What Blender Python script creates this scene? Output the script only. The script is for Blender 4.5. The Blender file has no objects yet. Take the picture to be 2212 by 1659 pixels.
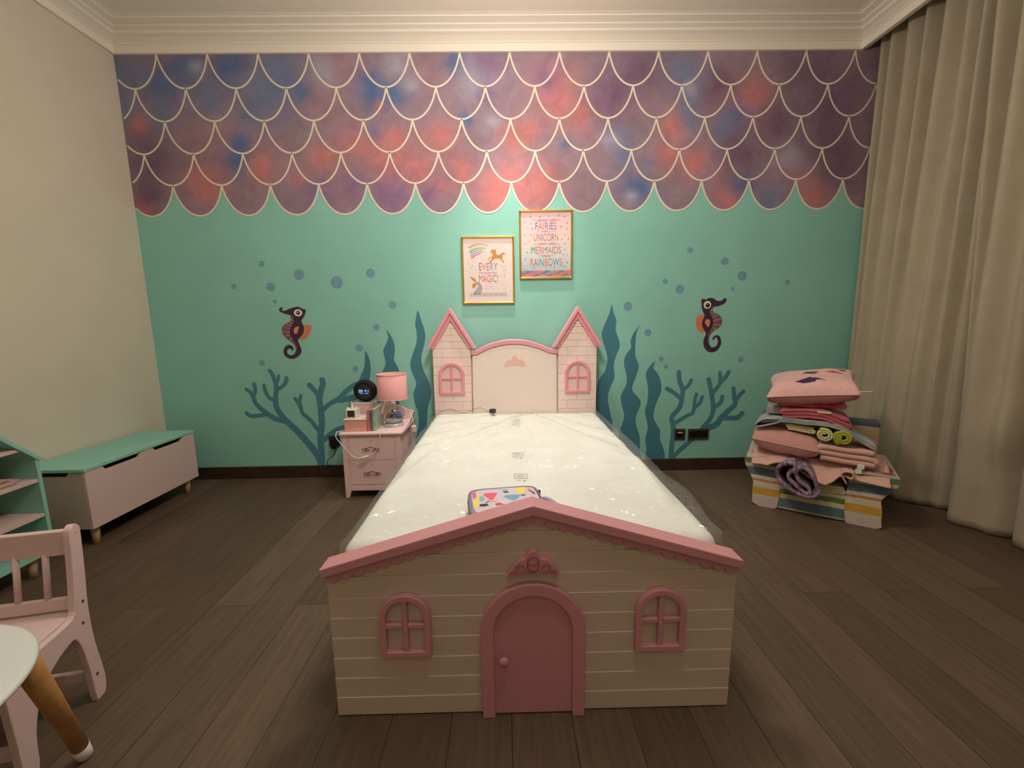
import bpy, bmesh, math, random
from mathutils import Vector, Matrix, noise

scene = bpy.context.scene
col = scene.collection
PI = math.pi

# ------------------------------------------------------------------ camera
cam_d = bpy.data.cameras.new('camera')
cam = bpy.data.objects.new('camera', cam_d)
col.objects.link(cam)
cam_d.sensor_fit = 'HORIZONTAL'
cam_d.sensor_width = 36.0
cam_d.lens = 921.6 / 2212.0 * 36.0
cam_d.clip_start = 0.02
_p, _r, _y = 0.1514, -0.0146, 0.0135
F_ = Vector((math.sin(_y) * math.cos(_p), math.cos(_y) * math.cos(_p), -math.sin(_p)))
R0 = Vector((math.cos(_y), -math.sin(_y), 0))
U0 = R0.cross(F_)
R_ = math.cos(_r) * R0 + math.sin(_r) * U0
U_ = -math.sin(_r) * R0 + math.cos(_r) * U0
cam.matrix_world = Matrix(((R_.x, U_.x, -F_.x, 0), (R_.y, U_.y, -F_.y, -3.354), (R_.z, U_.z, -F_.z, 1.25), (0, 0, 0, 1)))
scene.camera = cam

# ------------------------------------------------------------------ world, view, lights
w = bpy.data.worlds.new('World')
scene.world = w
w.use_nodes = True
w.node_tree.nodes['Background'].inputs[0].default_value = (0.9, 0.75, 0.6, 1)
w.node_tree.nodes['Background'].inputs[1].default_value = 0.02
vs = scene.view_settings
vs.view_transform = 'Standard'
vs.look = 'None'
vs.gamma = 1
vs.use_curve_mapping = False
vs.exposure = 0.12

def lamp(kind, name, loc, energy, color, size=0.04, spot=None, blend=1.0, aim=None):
    d = bpy.data.lights.new(name, kind)
    d.energy = energy
    d.color = color
    if kind == 'AREA':
        d.shape = 'DISK'
        d.size = size
    else:
        d.shadow_soft_size = size
    if spot:
        d.spot_size = math.radians(spot)
        d.spot_blend = blend
    o = bpy.data.objects.new(name, d)
    o.location = loc
    if aim:
        o.rotation_euler = (Vector(aim) - Vector(loc)).to_track_quat('-Z', 'Y').to_euler()
    col.objects.link(o)
    return o

WARM = (1.0, 0.925, 0.85)
lamp('SPOT', 'downlight_head', (0.05, -0.42, 3.25), 112, WARM, 0.035, 66, 1.0)
lamp('POINT', 'fill_over_bed', (0.05, -1.5, 2.66), 62, WARM, 0.16)  # unseen point lamp added to brighten wall, ceiling and mattress
lamp('SPOT', 'downlight_left', (-1.5, -2.5, 3.25), 12, WARM, 0.05, 150, 1.0)
lamp('AREA', 'downlight_front', (0.3, -2.75, 3.24), 9, WARM, 0.3)
lamp('AREA', 'bounce_fill', (0.0, -4.4, 3.2), 5, WARM, 1.0)  # added area fill behind the camera, in place of bounced room light

# ------------------------------------------------------------------ helpers
def lin(c):
    return tuple(((v / 255.0) / 12.92 if v / 255.0 <= 0.04045 else ((v / 255.0 + 0.055) / 1.055) ** 2.4) for v in c)

MATS = {}
def mat(name, rgb, rough=0.6, metal=0.0, var=0.0, vscale=8.0, bump=0.0, bscale=60.0, emit=0.0, rgb2=None, trans=0.0, sheen=0.0, spec=None):
    if name in MATS:
        return MATS[name]
    m = bpy.data.materials.new(name)
    m.use_nodes = True
    nt = m.node_tree
    b = nt.nodes['Principled BSDF']
    c = lin(rgb)
    b.inputs['Base Color'].default_value = c + (1,)
    b.inputs['Roughness'].default_value = rough
    b.inputs['Metallic'].default_value = metal
    if spec is not None:
        b.inputs['Specular IOR Level'].default_value = spec
    if sheen:
        b.inputs['Sheen Weight'].default_value = sheen
    if emit:
        b.inputs['Emission Color'].default_value = c + (1,)
        b.inputs['Emission Strength'].default_value = emit
    tc = nt.nodes.new('ShaderNodeTexCoord')
    if var or rgb2:
        n = nt.nodes.new('ShaderNodeTexNoise')
        n.inputs['Scale'].default_value = vscale
        n.inputs['Detail'].default_value = 4
        nt.links.new(tc.outputs['Object'], n.inputs['Vector'])
        r = nt.nodes.new('ShaderNodeValToRGB')
        c2 = lin(rgb2) if rgb2 else tuple(v * (1 - var) for v in c)
        c1 = c if rgb2 else tuple(min(1, v * (1 + var * 0.5)) for v in c)
        r.color_ramp.elements[0].color = c2 + (1,)
        r.color_ramp.elements[1].color = c1 + (1,)
        r.color_ramp.elements[0].position = 0.35
        r.color_ramp.elements[1].position = 0.65
        nt.links.new(n.outputs['Fac'], r.inputs['Fac'])
        nt.links.new(r.outputs['Color'], b.inputs['Base Color'])
    if bump:
        n2 = nt.nodes.new('ShaderNodeTexNoise')
        n2.inputs['Scale'].default_value = bscale
        n2.inputs['Detail'].default_value = 3
        nt.links.new(tc.outputs['Object'], n2.inputs['Vector'])
        bp = nt.nodes.new('ShaderNodeBump')
        bp.inputs['Strength'].default_value = bump
        bp.inputs['Distance'].default_value = 0.01
        nt.links.new(n2.outputs['Fac'], bp.inputs['Height'])
        nt.links.new(bp.outputs['Normal'], b.inputs['Normal'])
    MATS[name] = m
    return m

def clear_mat(name, gloss=0.1, tint=(255, 255, 255), rough=0.05, bump=0.0, fres=True):
    """thin clear sheet: mostly see-through, glossy by angle"""
    m = bpy.data.materials.new(name)
    m.use_nodes = True
    nt = m.node_tree
    nt.nodes.clear()
    out = nt.nodes.new('ShaderNodeOutputMaterial')
    mix = nt.nodes.new('ShaderNodeMixShader')
    tr = nt.nodes.new('ShaderNodeBsdfTransparent')
    tr.inputs[0].default_value = lin(tint) + (1,)
    gl = nt.nodes.new('ShaderNodeBsdfGlossy')
    gl.inputs['Roughness'].default_value = rough
    lw = nt.nodes.new('ShaderNodeLayerWeight')
    lw.inputs['Blend'].default_value = 0.25
    mr = nt.nodes.new('ShaderNodeMapRange')
    mr.inputs['To Min'].default_value = gloss * 0.5
    mr.inputs['To Max'].default_value = min(1, gloss * 1.9)
    nt.links.new(lw.outputs['Facing'], mr.inputs['Value'])
    nt.links.new(mr.outputs['Result'], mix.inputs[0])
    if bump:
        df = nt.nodes.new('ShaderNodeBsdfDiffuse'); df.inputs[0].default_value = (0.9, 0.92, 0.92, 1)
        m0 = nt.nodes.new('ShaderNodeMixShader'); m0.inputs[0].default_value = 0.07
        nt.links.new(tr.outputs[0], m0.inputs[1]); nt.links.new(df.outputs[0], m0.inputs[2]); nt.links.new(m0.outputs[0], mix.inputs[1])
    else:
        nt.links.new(tr.outputs[0], mix.inputs[1])
    nt.links.new(gl.outputs[0], mix.inputs[2])
    nt.links.new(mix.outputs[0], out.inputs[0])
    if bump:
        tc = nt.nodes.new('ShaderNodeTexCoord')
        n2 = nt.nodes.new('ShaderNodeTexNoise')
        n2.inputs['Scale'].default_value = 9
        n2.inputs['Detail'].default_value = 7
        n2.inputs['Distortion'].default_value = 1.4
        nt.links.new(tc.outputs['Object'], n2.inputs['Vector'])
        bp = nt.nodes.new('ShaderNodeBump')
        bp.inputs['Strength'].default_value = bump
        bp.inputs['Distance'].default_value = 0.012
        # thin crinkle ridges: narrow bands of two stretched noises
        acc = None
        for sc_, mp_s in ((3.0, (1.6, 1, 1)), (6.5, (1, 1.5, 1))):
            mp = nt.nodes.new('ShaderNodeMapping'); mp.inputs['Scale'].default_value = mp_s
            nt.links.new(tc.outputs['Object'], mp.inputs[0])
            n3 = nt.nodes.new('ShaderNodeTexNoise'); n3.inputs['Scale'].default_value = sc_; n3.inputs['Detail'].default_value = 3
            nt.links.new(mp.outputs[0], n3.inputs['Vector'])
            rp = nt.nodes.new('ShaderNodeValToRGB')
            e = rp.color_ramp.elements
            e[0].position = 0.468; e[0].color = (0, 0, 0, 1)
            e[1].position = 0.532; e[1].color = (0, 0, 0, 1)
            q = e.new(0.5); q.color = (1, 1, 1, 1)
            nt.links.new(n3.outputs['Fac'], rp.inputs['Fac'])
            if acc is None: acc = rp.outputs['Color']
            else:
                ad = nt.nodes.new('ShaderNodeMixRGB'); ad.blend_type = 'ADD'; ad.inputs[0].default_value = 1
                nt.links.new(acc, ad.inputs[1]); nt.links.new(rp.outputs['Color'], ad.inputs[2]); acc = ad.outputs[0]
        ad = nt.nodes.new('ShaderNodeMixRGB'); ad.blend_type = 'ADD'; ad.inputs[0].default_value = 0.6
        nt.links.new(acc, ad.inputs[1]); nt.links.new(n2.outputs['Fac'], ad.inputs[2])
        nt.links.new(ad.outputs[0], bp.inputs['Height'])
        nt.links.new(bp.outputs['Normal'], gl.inputs['Normal'])
    MATS[name] = m
    return m

def stripe_mat(name, bands, axis='Z', rough=0.85, lo=0.0, hi=1.0):
    """bands: [(start, rgb)] in metres along an object axis"""
    m = bpy.data.materials.new(name)
    m.use_nodes = True
    nt = m.node_tree
    b = nt.nodes['Principled BSDF']
    b.inputs['Roughness'].default_value = rough
    tc = nt.nodes.new('ShaderNodeTexCoord')
    sp = nt.nodes.new('ShaderNodeSeparateXYZ')
    nt.links.new(tc.outputs['Object'], sp.inputs[0])
    mr = nt.nodes.new('ShaderNodeMapRange')
    mr.inputs['From Min'].default_value = lo
    mr.inputs['From Max'].default_value = hi
    nz = nt.nodes.new('ShaderNodeTexNoise')
    nz.inputs['Scale'].default_value = 6
    nt.links.new(tc.outputs['Object'], nz.inputs['Vector'])
    ad = nt.nodes.new('ShaderNodeMath')
    ad.operation = 'MULTIPLY_ADD'
    ad.inputs[1].default_value = 0.012
    nt.links.new(nz.outputs['Fac'], ad.inputs[0])
    nt.links.new(sp.outputs[axis], ad.inputs[2])
    nt.links.new(ad.outputs[0], mr.inputs['Value'])
    r = nt.nodes.new('ShaderNodeValToRGB')
    r.color_ramp.interpolation = 'CONSTANT'
    els = r.color_ramp.elements
    for i, (s, c) in enumerate(bands):
        pos = (s - lo) / (hi - lo)
        e = els[i] if i < 2 else els.new(pos)
        e.position = pos
        e.color = lin(c) + (1,)
    nt.links.new(mr.outputs['Result'], r.inputs['Fac'])
    nt.links.new(r.outputs['Color'], b.inputs['Base Color'])
    n2 = nt.nodes.new('ShaderNodeTexNoise')
    n2.inputs['Scale'].default_value = 25
    nt.links.new(tc.outputs['Object'], n2.inputs['Vector'])
    bp = nt.nodes.new('ShaderNodeBump')
    bp.inputs['Strength'].default_value = 0.4
    bp.inputs['Distance'].default_value = 0.01
    nt.links.new(n2.outputs['Fac'], bp.inputs['Height'])
    nt.links.new(bp.outputs['Normal'], b.inputs['Normal'])
    MATS[name] = m
    return m

def M(name):
    return MATS[name]

def thing(name, loc, label, cat, group=None):
    o = bpy.data.objects.new(name, None)
    o.empty_display_size = 0.1
    o.location = loc
    col.objects.link(o)
    o['label'] = label
    o['category'] = cat
    if group:
        o['group'] = group
    BASE[o] = Vector(loc)
    return o

BASE = {}

class MB:
    """collects geometry in world coordinates (through an optional transform) and links it as one object"""
    def __init__(self, xf=None):
        self.v, self.f, self.m, self.s = [], [], [], []
        self.xf = xf
        self.mi = 0
        self.smooth = False
    def pt(self, p):
        p = Vector(p)
        self.v.append(self.xf(p) if self.xf else p)
        return len(self.v) - 1
    def face(self, idx, flip=False):
        self.f.append(tuple(reversed(idx)) if flip else tuple(idx))
        self.m.append(self.mi)
        self.s.append(self.smooth)
    def box(self, x0, x1, y0, y1, z0, z1):
        i = [self.pt(p) for p in ((x0, y0, z0), (x1, y0, z0), (x1, y1, z0), (x0, y1, z0), (x0, y0, z1), (x1, y0, z1), (x1, y1, z1), (x0, y1, z1))]
        for a in ((0, 3, 2, 1), (4, 5, 6, 7), (0, 1, 5, 4), (1, 2, 6, 5), (2, 3, 7, 6), (3, 0, 4, 7)):
            self.face([i[k] for k in a])
        return self
    def prism(self, poly, a, b, plane='xz'):
        """polygon in a plane pushed along the third axis from a to b"""
        def mk(p, t):
            if plane == 'xz': return (p[0], t, p[1])
            if plane == 'yz': return (t, p[0], p[1])
            return (p[0], p[1], t)
        n = len(poly)
        A = [self.pt(mk(p, a)) for p in poly]
        B = [self.pt(mk(p, b)) for p in poly]
        self.face(A); self.face(B, True)
        for k in range(n):
            self.face((A[k], B[k], B[(k + 1) % n], A[(k + 1) % n]))
        return self
    def flat(self, poly, y):
        """flat painted polygon facing -y"""
        self.face([self.pt((p[0], y, p[1])) for p in poly])
        return self
    def strip(self, outer, inner, a, b, closed=False, plane='xz'):
        def mk(p, t):
            if plane == 'xz': return (p[0], t, p[1])
            if plane == 'yz': return (t, p[0], p[1])
            return (p[0], p[1], t)
        oa = [self.pt(mk(p, a)) for p in outer]; ia = [self.pt(mk(p, a)) for p in inner]
        ob = [self.pt(mk(p, b)) for p in outer]; ib = [self.pt(mk(p, b)) for p in inner]
        n = len(outer)
        for k in range(n if closed else n - 1):
            j = (k + 1) % n
            self.face((oa[k], oa[j], ia[j], ia[k])); self.face((ob[k], ib[k], ib[j], ob[j]))
            self.face((oa[k], ob[k], ob[j], oa[j])); self.face((ia[k], ia[j], ib[j], ib[k]))
        if not closed:
            self.face((oa[0], ia[0], ib[0], ob[0])); self.face((oa[-1], ob[-1], ib[-1], ia[-1]))
        return self
    def tube(self, path, r, n=8, caps=True):
        path = [Vector(p) for p in path]
        k = len(path)
        rr = r if isinstance(r, (list, tuple)) else [r] * k
        rings = []
        up = Vector((0, 0, 1))
        prev = None
        for i, p in enumerate(path):
            t = (path[min(i + 1, k - 1)] - path[max(i - 1, 0)])
            t = t.normalized() if t.length > 1e-9 else Vector((0, 0, 1))
            if prev is None:
                a = t.cross(up)
                if a.length < 1e-3: a = t.cross(Vector((1, 0, 0)))
            else:
                a = prev - t * prev.dot(t)
                if a.length < 1e-4: a = t.cross(up)
            a.normalize(); prev = a
            b = t.cross(a)
            rings.append([self.pt(p + (a * math.cos(2 * PI * q / n) + b * math.sin(2 * PI * q / n)) * rr[i]) for q in range(n)])
        sm = self.smooth; self.smooth = True
        for i in range(k - 1):
            for q in range(n):
                j = (q + 1) % n
                self.face((rings[i][q], rings[i][j], rings[i + 1][j], rings[i + 1][q]))
        self.smooth = sm
        if caps:
            self.face(rings[0], True); self.face(rings[-1])
        return self
    def lathe(self, prof, c, n=32):
        """prof: (radius, height) about the vertical through c"""
        rings = []
        for (r, z) in prof:
            if r < 1e-6:
                rings.append([self.pt((c[0], c[1], c[2] + z))])
            else:
                rings.append([self.pt((c[0] + r * math.cos(2 * PI * q / n), c[1] + r * math.sin(2 * PI * q / n), c[2] + z)) for q in range(n)])
        for i in range(len(rings) - 1):
            A, B = rings[i], rings[i + 1]
            for q in range(n):
                j = (q + 1) % n
                if len(A) == 1 and len(B) == 1: continue
                if len(A) == 1: self.face((A[0], B[j], B[q]), True)
                elif len(B) == 1: self.face((A[q], A[j], B[0]))
                else: self.face((A[q], A[j], B[j], B[q]))
        return self
    def grid(self, fn, nu, nv, close_u=False):
        idx = [[self.pt(fn(i / nu, j / nv)) for j in range(nv + 1)] for i in range(nu + (0 if close_u else 1))]
        L = len(idx)
        for i in range(nu):
            for j in range(nv):
                a, b = idx[i], idx[(i + 1) % L]
                self.face((a[j], b[j], b[j + 1], a[j + 1]))
        return self
    def build(self, name, mats, parent=None, base=None, bevel=0, seg=2, smooth=None, solid=0, subd=0, recalc=True):
        if base is None:
            p = parent
            while p is not None and p not in BASE: p = p.parent
            base = BASE[p] if p is not None else Vector((0, 0, 0))
        base = Vector(base)
        me = bpy.data.meshes.new(name)
        me.from_pydata([tuple(v - base) for v in self.v], [], self.f)
        if not isinstance(mats, (list, tuple)): mats = [mats]
        for m_ in mats: me.materials.append(m_ if not isinstance(m_, str) else MATS[m_])
        for p, mi, s in zip(me.polygons, self.m, self.s):
            p.material_index = mi
            p.use_smooth = s if smooth is None else smooth
        if recalc:
            bm = bmesh.new(); bm.from_mesh(me)
            bmesh.ops.recalc_face_normals(bm, faces=bm.faces)
            bm.to_mesh(me); bm.free()
        me.update()
        o = bpy.data.objects.new(name, me)
        col.objects.link(o)
        if parent is not None: o.parent = parent
        else:
            o.location = base
            BASE[o] = base
        if solid:
            md = o.modifiers.new('s', 'SOLIDIFY'); md.thickness = solid; md.offset = 0
        if bevel:
            md = o.modifiers.new('b', 'BEVEL'); md.width = bevel; md.segments = seg; md.limit_method = 'ANGLE'; md.angle_limit = math.radians(40)
        if subd:
            md = o.modifiers.new('u', 'SUBSURF'); md.levels = subd; md.render_levels = subd
        return o

def tag(o, label, cat, group=None):
    o['label'] = label; o['category'] = cat
    if group: o['group'] = group
    return o

def smooth_loop(pts, k=4, closed=True):
    n = len(pts); out = []
    rng = range(n) if closed else range(n - 1)
    for i in rng:
        if closed: p0, p1, p2, p3 = pts[(i - 1) % n], pts[i], pts[(i + 1) % n], pts[(i + 2) % n]
        else: p0, p1, p2, p3 = pts[max(i - 1, 0)], pts[i], pts[i + 1], pts[min(i + 2, n - 1)]
        for s in range(k):
            t = s / k
            out.append(tuple(0.5 * ((2 * b) + (-a + c) * t + (2 * a - 5 * b + 4 * c - d) * t * t + (-a + 3 * b - 3 * c + d) * t ** 3) for a, b, c, d in zip(p0, p1, p2, p3)))
    if not closed: out.append(tuple(pts[-1]))
    return out

def half_clip(poly, a, b, c):
    """keep a*x + b*z <= c"""
    out = []
    for i in range(len(poly)):
        p, q = poly[i], poly[(i + 1) % len(poly)]
        dp, dq = a * p[0] + b * p[1] - c, a * q[0] + b * q[1] - c
        if dp <= 0: out.append(p)
        if (dp < 0 < dq) or (dq < 0 < dp):
            t = dp / (dp - dq); out.append((p[0] + t * (q[0] - p[0]), p[1] + t * (q[1] - p[1])))
    return out

def circle(cx, cz, r, n=28, rz=None):
    rz = r if rz is None else rz
    return [(cx + r * math.cos(2 * PI * k / n), cz + rz * math.sin(2 * PI * k / n)) for k in range(n)]

def arch(x0, x1, z0, z1, n=20, inset=0.0):
    x0 += inset; x1 -= inset; z0 += inset; z1 -= inset
    r = (x1 - x0) / 2; cx = (x0 + x1) / 2
    hz = min(r, z1 - z0)
    return [(x0, z0)] + [(cx - r * math.cos(PI * k / n), z1 - hz + hz * math.sin(PI * k / n)) for k in range(n + 1)] + [(x1, z0)]

def slab(mb, a, b, zt, r, depth, nx, ny, cx, cy, wr=None):
    """soft slab: top of half-sizes a, b at height zt, edges rounded by r, sides going down by depth"""
    L = r * PI / 2 + depth - r
    def fn(u, v):
        px = (u * 2 - 1) * (a - r + L); py = (v * 2 - 1) * (b - r + L)
        ox = max(0, abs(px) - (a - r)); oy = max(0, abs(py) - (b - r))
        o = math.hypot(ox, oy)
        x = math.copysign(min(abs(px), a - r), px); y = math.copysign(min(abs(py), b - r), py)
        z = 0
        if o > 0:
            om = max(ox, oy) 
            an = min(om / r, PI / 2)
            x += math.copysign(ox / o * r * math.sin(an), px); y += math.copysign(oy / o * r * math.sin(an), py)
            z = -r * (1 - math.cos(an)) - max(0, om - r * PI / 2)
        p = Vector((cx + x, cy + y, zt + z))
        if wr: p = wr(p, z)
        return p
    mb.grid(fn, nx, ny)
    return mb

def text(body, name, size, x, z, y, parent, mats, sx=1.0, shear=0.0, rot=None, align='CENTER', bold=0.0):
    cu = bpy.data.curves.new(name, 'FONT')
    cu.body = body; cu.size = size; cu.align_x = align
    cu.shear = shear; cu.extrude = 0.0002
    for m_ in mats: cu.materials.append(MATS[m_])
    o = bpy.data.objects.new(name, cu); col.objects.link(o)
    o.parent = parent
    b = BASE[parent] if parent in BASE else BASE[parent.parent]
    o.location = Vector((x, y, z)) - b
    o.rotation_euler = rot or (PI / 2, 0, 0)
    o.scale = (sx, 1, 1)
    for i in range(len(body)):
        cu.body_format[i].material_index = i % len(mats)
    bpy.context.view_layer.update()
    me = bpy.data.meshes.new_from_object(o.evaluated_get(bpy.context.evaluated_depsgraph_get()))
    me.name = name
    o2 = bpy.data.objects.new(name, me); col.objects.link(o2)
    o2.parent = parent; o2.location = o.location.copy(); o2.rotation_euler = o.rotation_euler.copy(); o2.scale = o.scale.copy()
    bpy.data.objects.remove(o); o2.name = name
    return o2
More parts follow.
